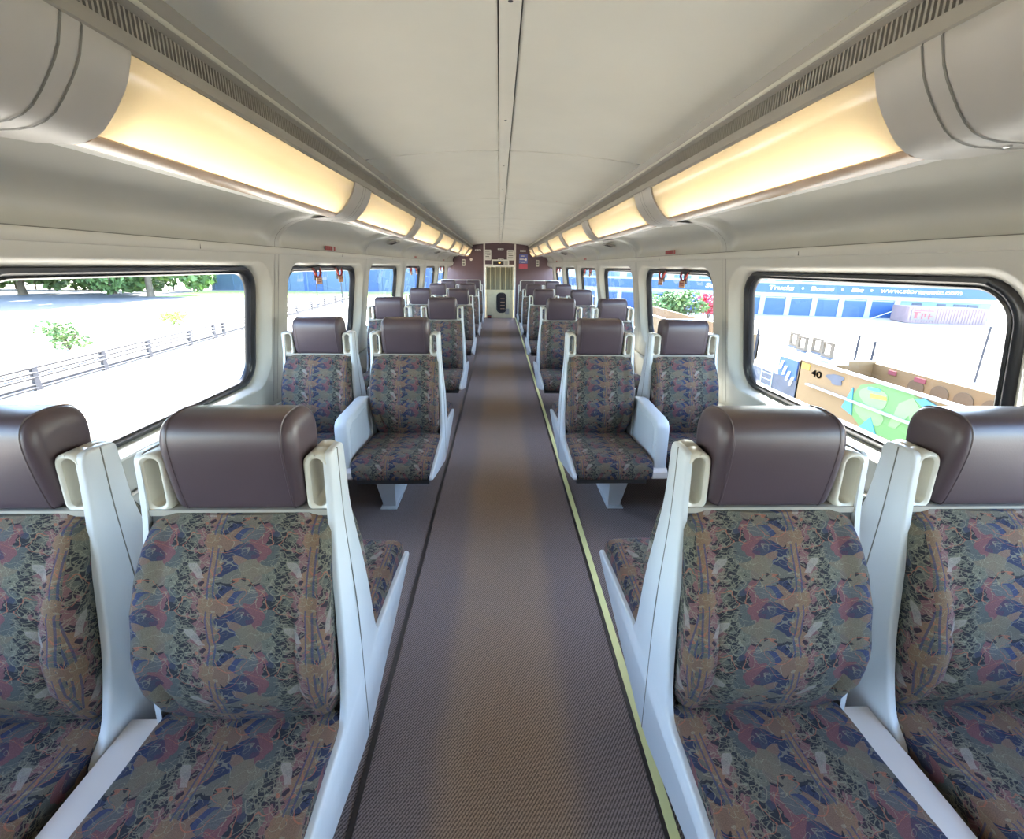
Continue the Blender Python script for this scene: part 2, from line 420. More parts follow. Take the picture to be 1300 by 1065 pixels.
# fascia with slotted air grille
LAMP = [(.760,1.805),(.766,1.785),(.774,1.76),(.785,1.738),(.80,1.715),(.818,1.690),(.838,1.667),(.858,1.652),(.880,1.643),(.905,1.638)]
for s, nm in SIDES:
    t6 = struct(MB().loft([[(s*x, y, z) for x, z in ((.80,1.80),(.757,1.80),(.752,1.806),(.752,1.833),(.757,1.836))] for y in (Y0, YE)], False, False)
                .loft([[(s*x, y, z) for x, z in ((.757,1.878),(.751,1.881),(.745,1.886),(.743,1.893),(.745,1.900),(.741,1.905),(.738,1.912),(.728,1.928),(.700,1.938))] for y in (Y0, YE)], False, False),
                'trim_%d' % (6 if s < 0 else 7), M['fascia'], smooth=30, label='grey ceiling fascia with slotted air grille, %s side' % nm)
    g = MB(); g.add([(s*.790, Y0, 1.81), (s*.790, YE, 1.81), (s*.790, YE, 1.90), (s*.790, Y0, 1.90)], [(0,1,2,3)])
    g.obj('grille_recess', M['slot'], t6)
    g = MB(); y = Y0
    while y < YE:
        g.box(s*.756, s*.768, y, y+.0054, 1.834, 1.880); y += .0128
    tag(g.obj('grille_slats', M['fascia'], t6), kind='stuff')
    MB().loft([[(s*x, yy, z) for x, z in ((.742,1.888),(.736,1.892),(.736,1.897),(.742,1.901))] for yy in (Y0, YE)]).obj('rim_bead', M['rim'], t6, smooth=60)

# coves with ribs at each window seam
COVE = [(.905,1.638),(.95,1.641),(1.00,1.643),(1.05,1.641),(1.09,1.637),(1.13,1.628),(1.17,1.612),(1.20,1.594),(1.225,1.572),(1.243,1.551),(1.255,1.53),(1.260,1.51),(1.262,1.486)]
seams = [2.61+P*k for k in range(-3, 7)]
def cove_off(y, i):
    d = min(abs(y-q) for q in seams)
    a = max(0, min(1, (d-.055)/.05)); a = a*a*(3-2*a)
    e = max(0, min(1, i/3.0))*max(0, min(1, (len(COVE)-1-i)/2.5))
    return .030*a*e
for s, nm in SIDES:
    ys = []; y = Y0
    while y < YE: ys.append(y); y += .0215
    ys.append(YE)
    nor = []
    for i in range(len(COVE)):
        a, b = COVE[max(0, i-1)], COVE[min(len(COVE)-1, i+1)]
        d = Vector((b[0]-a[0], b[1]-a[1])).normalized(); nor.append((-d.y, d.x))
    rings = [[(s*(x+nor[i][0]*cove_off(y, i)), y, z+nor[i][1]*cove_off(y, i)) for i, (x, z) in enumerate(COVE)] for y in ys]
    o = struct(MB().loft(rings, False, False), 'trim_%d' % (8 if s < 0 else 9), M['cove'], smooth=60, label='curved cove panel above the %s windows' % nm)
    j = MB()
    for q in seams[:-1]:
        j.loft([[(s*(x-nor[i][0]*.0012), yy, z-nor[i][1]*.0012) for i, (x, z) in enumerate(COVE) if i > 3] for yy in (q-.002, q+.002)], False, False)
    j.obj('joint', M['joint'], o)
    MB().loft([[(s*x, yy, z) for x, z in ((1.266,1.488),(1.254,1.486),(1.2525,1.482),(1.256,1.455),(1.259,1.450),(1.268,1.449))] for yy in (Y0, YE)], False, False).obj('ledge', M['wall'], o, smooth=30)
    l = MB().box(s*1.2535, s*1.262, Y0, YE, 1.4855, 1.4885)
    for q in (1.96, ): 
        for k in range(-2, 6): l.box(s*1.2535, s*1.2575, q+P*k-.001, q+P*k+.001, 1.455, 1.485)
    l.obj('ledge_joint', M['joint'], o)

# walls: one cell per window, rounded recessed opening
ZB, ZT = 0.0, 1.455
WC = [1.82+P*k for k in range(-2, 7)]
ZC = 1.063
def ring(hy, hz, r, d, s, yc, n=8):
    return [(s*(wx(z)+d), y, z) for y, z in rrect(hy, hz, r, n, yc, ZC)]
for s, nm in SIDES:
    w = MB(); 
    for yc in WC:
        L0 = ring(.765, .350, .15, 0, s, yc); n = len(L0)
        # outer cell boundary matched point by point
        ya, yb = yc-P/2, yc+P/2
        O = []
        for (x, y, z) in L0:
            dy, dz = y-yc, z-ZC; m_ = max(abs(dy)/(P/2), abs(dz)/(ZT-ZC) if dz > 0 else abs(dz)/(ZC-.62))
            yy, zz = yc+dy/m_, ZC+dz/m_; O.append((s*wx(zz), yy, zz))
        w.loft([O, L0, ring(.758, .343, .145, .004, s, yc), ring(.735, .333, .14, .022, s, yc), ring(.700, .322, .13, .052, s, yc), ring(.692, .318, .125, .066, s, yc)], True, False)
        w.add([(s*wx(.62), ya, .62), (s*wx(.62), yb, .62), (s*wx(.0), yb, .0), (s*wx(.0), ya, .0)], [(0,1,2,3)])
        # corner triangles
        for sy, sz in ((1,1),(-1,1),(-1,-1),(1,-1)):
            cy, czz = yc+sy*P/2, ZT if sz > 0 else .62
            near = sorted(range(n), key=lambda i: (O[i][1]-cy)**2+(O[i][2]-czz)**2)
            i0 = min(near[:2]); i1 = max(near[:2])
            w.add([O[i0], O[i1], (s*wx(czz), cy, czz)], [(0,1,2)])
    wo = struct(w, 'wall_'+nm, M['wall'], smooth=28)
    j = MB()
    for yc in WC:
        yb = 2.61+P*round((yc-1.82)/P)
        for q in (yb, yb+.045):
            j.add([(s*(wx(.6)-.0015), q-.002, .6), (s*(wx(.6)-.0015), q+.002, .6), (s*(wx(ZT)-.0015), q+.002, ZT), (s*(wx(ZT)-.0015), q-.002, ZT)], [(0,1,2,3)])
    j.obj('joint', M['joint'], wo)
    MB().box(s*1.34, s*1.36, Y0, YE, .56, .585).obj('wall_rail', M['wall'], wo)
    for k, yc in enumerate(WC):
        idx = k+1 if s < 0 else k+1+len(WC)
        g = MB().loft([ring(.697, .321, .128, .058, s, yc, 10), ring(.690, .316, .124, .050, s, yc, 10), ring(.672, .303, .115, .048, s, yc, 10), ring(.662, .297, .11, .056, s, yc, 10),
                       ring(.655, .293, .108, .060, s, yc, 10), ring(.648, .289, .105, .057, s, yc, 10), ring(.640, .284, .10, .064, s, yc, 10), ring(.638, .283, .10, .085, s, yc, 10), ring(.705, .325, .13, .085, s, yc, 10)], True, False)
        fo = tag(g.obj('window_%d' % idx, M['gasket'], None, 50), kind='structure')
        G = ring(.66, .30, .11, .080, s, yc, 6); G2 = ring(.66, .30, .11, .084, s, yc, 6)
        gm = MB().add(G, [tuple(range(len(G)))]); gm.obj('glass', M['glass'], fo)

# outer car body (closes the section) and end walls
body = MB()
sec = [(1.50,-.06),(1.50,.2)]
for s, nm in SIDES:
    # strips between outer skin and window frames
    q = MB(); 
    q.loft([[(s*x, y, z) for x, z in ((wx(0)+.10,-.3),(wx(0)+.10,0),(wx(.745)+.085,.745))] for y in (Y0-.05, YE+.35)], False, False)
    q.loft([[(s*x, y, z) for x, z in ((wx(1.381)+.085,1.381),(1.36,1.50),(1.30,1.66),(1.15,1.85),(.9,2.0),(.5,2.08),(0,2.11))] for y in (Y0-.05, YE+.35)], False, False)
    for k in range(len(WC)+1):
        y1 = WC[0]+P*k-P/2
        q.loft([[(s*(wx(z)+.085), y, z) for z in (.745,1.381)] for y in (y1-(P/2-.692), y1+(P/2-.692))], False, False)
    tag(q.obj('wall_outer_'+nm, M['galv'], None, 40), kind='structure')
struct(MB().box(-1.5, 1.5, Y0-.05, Y0, -.05, 2.1), 'wall_back', M['purple'])

# ------------------------------------------------------------------ lamps
def offset_curve(C, d):
    out = []
    for i in range(len(C)):
        a, b = C[max(0, i-1)], C[min(len(C)-1, i+1)]
        t = Vector((b[0]-a[0], b[1]-a[1])).normalized(); out.append((C[i][0]+t.y*d, C[i][1]-t.x*d))
    return out
ORD = ['closest', 'second', 'third', 'fourth', 'fifth', 'sixth', 'seventh', 'eighth', 'ninth']
BR = [(2.476+P*k, 2.765+P*k) for k in range(-3, 6)]
for s, nm in SIDES:
    spans = [(Y0, BR[0][0])]+[(BR[i][1], BR[i+1][0]) for i in range(len(BR)-1)]+[(BR[-1][1], YE)]
    spans = [q for q in spans if q[1]-q[0] > .2]
    seen = 0
    for (a, b) in spans:
        vis = b > .5
        lab = ('warm glowing ceiling light, %s-hand row, %s to the camera' % (nm, ORD[seen]) if seen == 0 else 'warm glowing ceiling light, %s-hand row, %s from the camera' % (nm, ORD[seen])) if vis else 'warm ceiling light behind the camera on the %s' % nm
        if vis: seen += 1
        L = thing('ceiling_light', (0, (a+b)/2, 0), lab, 'light', 'warm ceiling lights along the coach')
        h = (b-a)/2
        MB().loft([[(s*x, y, z) for x, z in smoothcurve([(p[0], p[1], 0) for p in LAMP[:8]], 2) and [(p.x, p.y) for p in smoothcurve([(p[0], p[1], 0) for p in LAMP[:8]], 2)]] for y in (-h, h)], False, False).obj('diffuser', M['diffuser'], L, 60)
        MB().loft([[(s*x, y, z) for x, z in ((.858,1.652),(.872,1.645),(.890,1.640),(.906,1.637),(.908,1.634),(.905,1.632),(.870,1.638),(.856,1.648))] for y in (-h, h)]).obj('lens_lip', M['lip'], L, 40)
        MB().tube([(s*.893, y, 1.690) for y in (-h+.04, h-.04)], .0125, 10).obj('tube', M['tube'], L, 40)
        MB().loft([[(s*x, y, z) for x, z in ((.762,1.806),(.80,1.80),(.985,1.80),(.995,1.645),(.91,1.64))] for y in (-h, h)], False, False).obj('reflector', M['white'], L)
        for e in (-h, h):
            pass
    seen = 0
    for a, b in BR:
        if b < Y0: continue
        vis = b > .5
        C2 = offset_curve(LAMP, -.006) if False else [(x-.006*abs(n), z-.006) for (x, z), n in zip(LAMP, [1,1,1,.9,.8,.7,.6,.4,.2,0])]
        C2 = [(.757,1.806)]+C2+[(.96,1.630),(1.01,1.632),(1.05,1.636)]
        lab = ('grey lamp bracket, %s-hand row, %s from the camera' % (nm, ORD[seen])) if vis else 'grey lamp bracket behind the camera on the %s' % nm
        if vis: seen += 1
        Bk = thing('lamp_bracket', (0, (a+b)/2, 0), lab, 'bracket', 'grey brackets between the ceiling lights')
        h = (b-a)/2; n = len(C2)
        def prof(y, k=0): return [(s*x, y, z) for x, z in C2]
        # tongue narrows outboard
        rings = []
        m_ = MB()
        rows = []
        for i, (x, z) in enumerate(C2):
            hw = h if x < .93 else h*(1-((x-.93)/.12)**1.4*.9)
            rows.append([(s*x, t*hw, z) for t in (-1, -.99, -.5, 0, .5, .99, 1)])
        m_.loft(rows, False, False)
        rows2 = [[(s*(x+.02), t*h, z+.02) for t in (-1, 1)] for x, z in C2[:11]]
        for e in (0, 1):
            m_.loft([[rows[i][0 if e == 0 else -1], rows2[i][e]] for i in range(11)], False, False)
        m_.obj('cover', M['bracket'], Bk, 40)
        gr = MB()
        for yy in (-.005, .035):
            gr.loft([[(s*(x-.0012), y, z-.0012) for x, z in C2] for y in (yy-.0022, yy+.0022)], False, False)
        gr.obj('groove', M['joint'], Bk)
        MB().loft([[(s*.945+.007*q*math.cos(t*math.pi/5), .015+.007*q*math.sin(t*math.pi/5), z) for t in range(10)] for q, z in ((1,1.633),(1,1.627),(.5,1.6255))]).obj('screw', M['steel'], Bk)
    # end caps of the lamp channels
    
# ------------------------------------------------------------------ seats (unit: back-to-back, local origin on the floor at the mid plane, x from aisle edge)
YC = .905
def back_mesh():
    """backrest facing -y; local x 0..406"""
    zs = [.430,.436,.448,.465,.49,.52,.55,.58,.61,.635,.648,.660,.672,.69,.72,.75,.78,.81,.835,.855,.870,.881,.888,.891]
    rings = []
    for z in zs:
        f = interp([(.43,-.128),(.46,-.140),(.50,-.160),(.56,-.176),(.62,-.176),(.70,-.160),(.78,-.132),(.84,-.100),(.87,-.080),(.891,-.055)], z)
        bk = interp([(.43,-.06),(.60,-.06),(.80,-.03),(.891,-.01)], z)
        xo = interp([(.43,.022),(.46,.014),(.60,.009),(.80,.012),(.87,.018),(.891,.036)], z)
        xi = interp([(.43,.365),(.46,.384),(.52,.396),(.60,.407),(.75,.407),(.84,.400),(.87,.388),(.891,.365)], z)
        R = []
        nfr = 26
        for i in range(nfr+1):
            t = i/nfr; x = lerp(xo, xi, t); e = min(t, 1-t)*(xi-xo)
            rnd = .038; yy = f
            if e < rnd: yy = f+(rnd-math.sqrt(max(0, rnd*rnd-(rnd-e)**2)))*.95
            # tufting creases
            cr = 0
            if .47 < z < .872:
                for xc in (.068, .338): cr += .008*math.exp(-((x-xc)/.008)**2)
                if .068 < x < .338: cr += .006*math.exp(-((z-.655)/.008)**2)
            xm = (x-.203)/.135
            puff = .010*max(0, 1-xm*xm)*min(1, abs(z-.655)/.06)
            wing = .007*max(0, min(1, (abs(xm)-1)/.25))*(1 if e > rnd*.6 else .4)
            R.append((x, min(yy+cr-puff-wing+.006, bk-.004), z))
        R.append((xi-.01, bk, z)); R.append((xo+.01, bk, z))
        rings.append(R)
    return MB().loft(rings).mesh('backrest', M['fabric'], 50, 2)
def cushion_mesh():
    """seat cushion facing -y, front at y=-.545"""
    prof = [(-.10,.345),(-.10,.425),(-.13,.437),(-.20,.436),(-.28,.440),(-.36,.446),(-.44,.449),(-.49,.447),(-.52,.438),(-.540,.422),(-.549,.400),(-.549,.375),(-.542,.350),(-.525,.335),(-.49,.330),(-.30,.325)]
    prof = [(p.x, p.y) for p in smoothcurve([(a, b, 0) for a, b in prof], 3)]
    cyc = sum(p[0] for p in prof)/len(prof); czc = .39
    rings = []
    for t, k in ((0,.80),(.006,.90),(.016,.965),(.03,.99),(.06,1),(.13,1),(.203,1),(.276,1),(.34,1),(.376,.99),(.390,.965),(.400,.90),(.406,.80)):
        R = []
        for y, z in prof:
            xw = t
            fr = max(0, (-y-.12)/.43)
            x = .009+xw*(.965+.012*fr)
            dome = .006*math.sin(math.pi*t/.406) if z > .42 else 0
            sc_ = 1-(1-k)*.35
            R.append((x, cyc+(y-cyc)*sc_, czc+(z+dome-czc)*k))
        rings.append(R)
    return MB().loft(rings).mesh('seat_cushion', M['fabric'], 50, 1)
def headrest_mesh():
    base = [(-.044,.902),(-.052,.93),(-.060,.97),(-.066,1.01),(-.069,1.045),(-.066,1.072),(-.055,1.092),(-.036,1.102),(0,1.106)]
    prof = base+[(-y, z) for y, z in reversed(base[:-1])]+[(.030,.896),(0,.895),(-.030,.896)]
    prof = [(p.x, p.y) for p in smoothcurve([(a, b, 0) for a, b in prof], 3, True)]
    rings = []; Wd = .272
    for t, k in ((0,.60),(.0015,.72),(.005,.84),(.010,.92),(.016,.965),(.020,.985),(.0225,.985),(.0235,1.012),(.0265,1.012),(.0275,.992),(.04,1),(.08,1.0),(.136,1.004)):
        rings.append((t, k))
    rings = rings+[(Wd-t, k) for t, k in reversed(rings[:-1])]
    out = []
    for t, k in rings:
        out.append([(.067+t, y*k, 1.0+(z-1.0)*(k if z > 1.0 else (1-(1-k)*.6))) for y, z in prof])
    return MB().loft(out).mesh('headrest', M['vinyl'], 45)
def hoop_mesh(x0, x1):
    """open rectangular grab loop in the x-z plane, 12 cm deep, between x0 and x1"""
    cx, hx = (x0+x1)/2, (x1-x0)/2
    def lp(ins_o, y, inner=False):
        if inner: return [(x, y, z) for x, z in rrect(hx-.0125-ins_o, .0545-.0-ins_o, .014, 6, cx, .955)]
        return [(x, y, z) for x, z in rrect(hx-ins_o, .068-ins_o, .024, 6, cx, .953)]
    D = .043
    seq = [lp(.008,-D,True), lp(.002,-D+.002,True) if False else lp(-.003,-D,True), lp(.004,-D), lp(0,-D+.005), lp(0,-.003), lp(.0018,-.001), lp(.0018,.001), lp(0,.003), lp(0,D-.005), lp(.004,D), lp(-.003,D,True), lp(0,D-.004,True), lp(0,-D+.004,True)]
    seq = [lp(0,-D+.004,True), lp(-.004,-D,True), lp(.004,-D), lp(0,-D+.005), lp(0,-.003), lp(.0018,-.001), lp(.0018,.001), lp(0,.003), lp(0,D-.005), lp(.004,D), lp(-.004,D,True), lp(0,D-.004,True), lp(0,-D+.004,True)]
    return MB().loft(seq, True, False).mesh('grab_handle', M['handle'], 50)
def panel_mesh(out, x0, x1, name='side_panel', mat='shell'):
    """extruded closed outline in the y-z plane with softened edges"""
    n = len(out); area = sum(out[i][0]*out[(i+1)%n][1]-out[(i+1)%n][0]*out[i][1] for i in range(n))
    sg = 1 if area > 0 else -1
    def inset(d):
        R = []
        for i in range(n):
            a, b, c = out[i-1], out[i], out[(i+1) % n]
            t = Vector((c[0]-a[0], c[1]-a[1])); t = t.normalized() if t.length > 1e-9 else Vector((1,0))
            R.append((b[0]-t.y*d*sg, b[1]+t.x*d*sg))
        return R
    rings = [[(x, y, z) for y, z in inset(d)] for x, d in ((x0, .005), (x0+(.002 if x1 > x0 else -.002), .0015), (x0+(.006 if x1 > x0 else -.006), 0), (x1, 0))]
    sd_ = 1 if x0 < .2 else -1
    def shx(z): k = max(0, min(1, (z-.55)/.36)); return sd_*.014*k*k*(3-2*k)
    rings = [[(x+shx(z), y, z) for x, y, z in r] for r in rings]
    return MB().loft(rings).mesh(name, M[mat], 50)
half = [(.028,1.020),(.038,1.014),(.043,.998),(.045,.96),(.050,.88),(.062,.80),(.080,.70),(.095,.60),(.108,.51),(.120,.455),(.134,.424),(.152,.412),(.20,.408),(.30,.400),(.45,.386),(.545,.372),(.560,.362),(.556,.350),(.50,.330),(.36,.295),(.22,.262),(.12,.238),(.05,.222)]
hs = [(p.x, p.y) for p in smoothcurve([(a, b, 0) for a, b in half], 3)]
AISLE_OUT = [(0, 1.021)]+hs+[(0, .218)]+[(-y, z) for y, z in reversed(hs)]
half2 = [(.028,1.020),(.038,1.014),(.043,.998),(.045,.96),(.052,.88),(.066,.80),(.084,.70),(.102,.60),(.125,.50),(.15,.43),(.19,.385),(.19,.33)]
hs2 = [(p.x, p.y) for p in smoothcurve([(a, b, 0) for a, b in half2], 3)]
INNER_OUT = [(0, 1.021)]+hs2+[(0, .32)]+[(-y, z) for y, z in reversed(hs2)]

half3 = half2[:8]+[(.108,.50),(.112,.42),(.112,.34)]
hs3 = [(p.x, p.y) for p in smoothcurve([(a, b, 0) for a, b in half3], 3)]
AIN_OUT = [(0, 1.021)]+hs3+[(0, .33)]+[(-y, z) for y, z in reversed(hs3)]
# local x: 0 = backrest aisle edge.  aisle seat world |x| = .363 + lx ; window seat |x| = .863 + lx
ME = {}
def flip(me, sy=1, sx=1, name=None):
    m2 = me.copy()
    if name: m2.name = name
    m2.transform(Matrix.Diagonal((sx, sy, 1, 1)))
    if sx*sy < 0: m2.flip_normals()
    return m2
base = {'backrest': back_mesh(), 'seat_cushion': cushion_mesh(), 'headrest': headrest_mesh(),
        'hoop_a': hoop_mesh(.012, .066), 'hoop_b': hoop_mesh(.346, .402),
        'panel_aisle': panel_mesh(AISLE_OUT, -.006, .009), 'panel_in': panel_mesh(INNER_OUT, .424, .408), 'panel_ain': panel_mesh(AIN_OUT, .422, .407), 'panel_out': panel_mesh(INNER_OUT, -.010, .007)}
# seam line down the aisle panel, handle post capping
def seam_mesh(x, z0=.222):
    def shx(z): k = max(0, min(1, (z-.55)/.36)); return .014*k*k*(3-2*k)
    return MB().loft([[(x+q+shx(z), e, z) for q, e in ((-.0008,-.0012),(-.0008,.0012),(.001,.0012),(.001,-.0012))] for z in [z0+(1.018-z0)*i/20 for i in range(21)]]).mesh('panel_seam', M['joint'])
def spine_mesh():
    m = MB()
    m.loft([[(.012+x*0+xx, y, z) for y, z in ((-.045,.886),(-.050,.80),(-.075,.60),(-.085,.44),(-.12,.36),(-.12,.335),(.12,.335),(.12,.36),(.085,.44),(.075,.60),(.050,.80),(.045,.886))] for x, xx in ((0, 0), (0, .378))])
    return m.mesh('seat_frame', M['under'])
def bar_mesh():
    return MB().box(.014, .392, -.048, .048, .884, .897).mesh('headrest_rail', M['fascia'])
def pan_mesh():
    m = MB().box(.02, .39, -.50, -.10, .300, .332)
    return m.mesh('seat_pan', M['under'])
def ped_mesh():
    a = [(.275,-.205,0),(.345,-.205,0),(.345,.205,0),(.275,.205,0),(.235,-.36,.302),(.355,-.36,.302),(.355,.36,.302),(.235,.36,.302)]
    m = MB().hexa(a); m.box(.262, .358, -.24, .24, 0, .006)
    return m.mesh('pedestal', M['shell'])
def wallarm_mesh():
    return MB().hexa([(.02,-.10,.22),(.515,-.10,.16),(.515,.10,.16),(.02,.10,.22),(.02,-.10,.302),(.50,-.10,.302),(.50,.10,.302),(.02,.10,.302)]).mesh('wall_bracket', M['under'])
base.update(seam_w=seam_mesh(-.0102, .34), seam=seam_mesh(-.0062), frame=spine_mesh(), rail=bar_mesh(), pan=pan_mesh(), ped=ped_mesh(), arm=wallarm_mesh())
def console_mesh():
    m = MB()
    for sg in (-1, 1):
        pr = [(sg*.10,.402),(sg*.30,.404),(sg*.47,.398),(sg*.515,.390),(sg*.53,.375),(sg*.53,.345),(sg*.52,.335),(sg*.10,.335)]
        m.loft([[(x, y, z) for y, z in pr] for x in (.409, .485)])
    return m.mesh('centre_console', M['console'])
def armrest_mesh(sg):
    pr = [(sg*.09,.36),(sg*.09,.655),(sg*.15,.662),(sg*.44,.648),(sg*.485,.640),(sg*.502,.622),(sg*.507,.60),(sg*.507,.40),(sg*.50,.36)]
    me = MB().loft([[(x, y+(-sg*d), z-(d if z > .5 else 0)) for y, z in pr] for x, d in ((.416,.006),(.419,.002),(.424,0),(.474,0),(.479,.002),(.482,.006))]).mesh('armrest', M['shell'], 35)
    return me
def armpanel_mesh(sg):
    pr = [(sg*.19,.47),(sg*.19,.62),(sg*.42,.612),(sg*.47,.59),(sg*.47,.43)]
    return MB().loft([[(x, y, z) for y, z in pr] for x in (.4145, .417)]).mesh('armrest_inset', M['shell'])
base['console'] = console_mesh()
for sg in (-1, 1): base['armrest%d' % sg] = armrest_mesh(sg); base['arminset%d' % sg] = armpanel_mesh(sg)
def variants(sx):
    V = {}
    for k, me in base.items(): V[k] = me if sx > 0 else flip(me, 1, -1, me.name)
    for k in ('backrest', 'seat_cushion', 'pan'): V[k+'_r'] = flip(V[k], -1, 1, V[k].name)
    return V
VAR = {1: variants(1), -1: variants(-1)}
def make_seat(s, kind, row):
    V = VAR[s]; aisle = kind == 'aisle'
    loc = (s*(.363 if aisle else .863), YC+P*row, 0)
    ordn = ['closest to', 'second from', 'third from', 'fourth from', 'fifth from', 'sixth from'][row]
    lab = 'back-to-back %s seat, %s of the aisle, %s the camera' % ('aisle' if aisle else 'window', 'left' if s < 0 else 'right', ordn)
    t = thing('train_seat', loc, lab, 'seat', 'patterned train seats with maroon headrests')
    link('seat_frame', V['frame'], t)
    for q in ('', '_r'):
        link('seat_cushion', V['seat_cushion'+q], t); link('backrest', V['backrest'+q], t)
    h = link('headrest', V['headrest'], t); h['label'] = 'smooth maroon vinyl headrest'
    link('headrest_rail', V['rail'], t); link('seat_pan', V['pan'], t); link('seat_pan', V['pan_r'], t)
    link('grab_handle', V['hoop_a'], t); link('grab_handle', V['hoop_b'], t)
    if aisle:
        p = link('side_panel', V['panel_aisle'], t); link('panel_seam', V['seam'], p)
        link('side_panel', V['panel_ain'], t); link('pedestal', V['ped'], t); link('centre_console', V['console'], t)
        if row >= 1:
            for sg in (-1, 1):
                a = link('armrest', V['armrest%d' % sg], t); link('armrest_inset', V['arminset%d' % sg], a)
    else:
        link('panel_seam', V['seam_w'], link('side_panel', V['panel_out'], t)); link('side_panel', V['panel_in'], t); link('wall_bracket', V['arm'], t)
for row in range(6):
    for s in (-1, 1):
        for kind in ('aisle', 'window'): make_seat(s, kind, row)

#@@END_WALL
# ------------------------------------------------------------------ end of the coach: stair screens, bulkhead, door, notices
for s, nm in SIDES:
    t = thing('partition_screen', (s*.9, 10.40, 0), 'low maroon screen with pale top rail behind the last seats, %s of the aisle' % nm, 'partition', 'stair screens')
    MB().box(-.44, .44, -.012, .012, .12, 1.065).obj('panel', M['purple'], t)
    MB().tube([(-.45,0,.05),(-.45,0,1.06),(-.43,0,1.082),(.43,0,1.082),(.45,0,1.06),(.45,0,.05)], .010, 10).obj('top_rail', M['white'], t, 50)
    for x in (-.45, .45): MB().loft([[(x+r*math.cos(k*.785), r*math.sin(k*.785), z) for k in range(8)] for r, z in ((.028,0),(.028,.01),(.016,.014),(.016,.05))]).obj('post_foot', M['white'], t, 40)
bh = MB()
for x0, x1, z0, z1 in ((-1.45,-.452,0,2.05),(.414,1.45,0,2.05),(-.452,.414,1.43,2.05)): bh.box(x0, x1, YE, YE+.05, z0, z1)
struct(bh, 'wall_front', M['purple'])
t9 = struct(MB().box(-.452, -.410, YE-.02, YE+.02, 0, 1.965).box(.372, .414, YE-.02, YE+.02, 0, 1.965).box(-.41, .372, YE-.015, YE+.03, 1.375, 1.432), 'trim_10', M['white'], label='cream posts and lintel around the end door')
dr = struct(MB().box(-.41, .372, YE+.03, YE+.06, 0, .765), 'door_1', M['door'], label='cream end door with an oval window')
dr2 = MB()
n = 28
rg = []
for i in range(n*8+1):
    x = lerp(-.408, .370, i/(n*8)); rg.append((x, YE+.034+.006*math.cos(i/8*2*math.pi*7/n*1.0)+(.012 if (i//14) % 4 == 1 else 0)))
dr2.loft([[(x, y, z) for x, y in rg] for z in (.765, 1.375)], False, False)
M['olive'] = noisy('ribbed_olive', (.17,.155,.10), .55, .1, 3)
dr2.obj('ribbed_panel', M['olive'], dr, 20)
for k in range(5):
    x = -.27+k*.135
    MB().box(x-.008, x+.008, YE+.015, YE+.03, .77, 1.37).obj('rib', M['door'], dr)
def oval(cx, cz_, hx, hz, r, y): return [(x, y, z) for x, z in rrect(hx, hz, r, 6, cx, cz_)]
cxw, czw, hx, hz = .052-.02, .414, .115, .255
MB().loft([oval(cxw, czw, hx+.022, hz+.022, .11, YE+.03), oval(cxw, czw, hx+.020, hz+.020, .11, YE+.018), oval(cxw, czw, hx, hz, .10, YE+.018), oval(cxw, czw, hx-.003, hz-.003, .10, YE+.029)], True, False).obj('window_seal', M['gasket'], dr, 40)
MB().add(oval(cxw, czw, hx-.003, hz-.003, .10, YE+.028), [tuple(range(28))]).obj('oval_pane', M['blackp'], dr)
st = MB()
for k in range(4): st.box(cxw-.03, cxw+.09, YE+.022, YE+.028, .25+.09*k, .262+.09*k)
st.obj('pane_bars', M['tan'], dr)
MB().tube([(.268, YE+.01, .58), (.268, YE, .60), (.268, YE, .70), (.268, YE+.01, .72)], .009, 8).obj('door_handle', M['blackp'], dr, 40)
MB().box(.135, .245, YE+.02, YE+.03, .10, .26).obj('kick_vent', M['fascia'], dr)
def plate(name, x, z, w, h, mat, label, cat, rows=(), y=YE, grp=None, th=.008, rmat='joint', parts='line'):
    t = thing(name, (x, y, z), label, cat, grp)
    MB().loft([[(a, yy, b) for a, b in rrect(w/2-q, h/2-q, min(w, h)*.12, 3)] for yy, q in ((0, 0), (-th*.7, 0), (-th, th*.25))]).obj('plate', M[mat], t, 30)
    for (a, b, c, d, mm) in rows: MB().box(a, b, -th-.0012, -th, c, d).obj(parts, M[mm or rmat], t)
    return t
rowsn = [(-.07, .07, .09-.035*i-.006, .09-.035*i, None) for i in range(6)]
plate('notice', -.338, 1.678, .185, .27, 'white', 'white printed notice left of the display above the end door', 'notice', [(-.07,.05,.08,.09,None),(-.07,.07,.045,.055,None),(-.03,.07,.0,.012,None),(-.06,.04,-.05,-.03,None),(-.06,.06,-.09,-.07,None)])
plate('notice', .268, 1.678, .185, .27, 'white', 'white printed notice right of the display above the end door', 'notice', [(-.07,.07,.08,.09,None),(-.07,.05,.03,.045,None),(-.05,.07,-.02,.0,None),(-.07,.07,-.08,-.055,None)])
for x, z, l in ((.005,1.83,'topmost strip sign centred above the end door'),(.010,1.567,'strip sign directly above the display at the end door'),(-.60,1.80,'strip sign high on the left maroon bulkhead'),(.60,1.79,'strip sign high on the right maroon bulkhead')):
    plate('strip_sign', x, z, .155, .038, 'white', 'small white '+l, 'sign', [(-.06,-.01,-.008,.008,None),(.005,.06,-.008,.008,None)])
dsp = thing('destination_display', (.0, YE, 1.475), 'cream framed amber text display above the end door', 'display')
MB().loft([[(a, yy, b) for a, b in rrect(.235-q, .088-q, .015, 3)] for yy, q in ((0, 0), (-.05, 0), (-.056, .006))]).obj('housing', M['white'], dsp, 30)
MB().box(-.195, .09, -.058, -.055, -.05, .052).obj('screen', M['blackp'], dsp)
MB().box(-.05, .0, -.0595, -.058, -.012, .02).obj('lit_text', M['led'], dsp)
MB().box(.105, .20, -.059, -.055, -.055, .055).obj('side_label', M['bracket'], dsp)
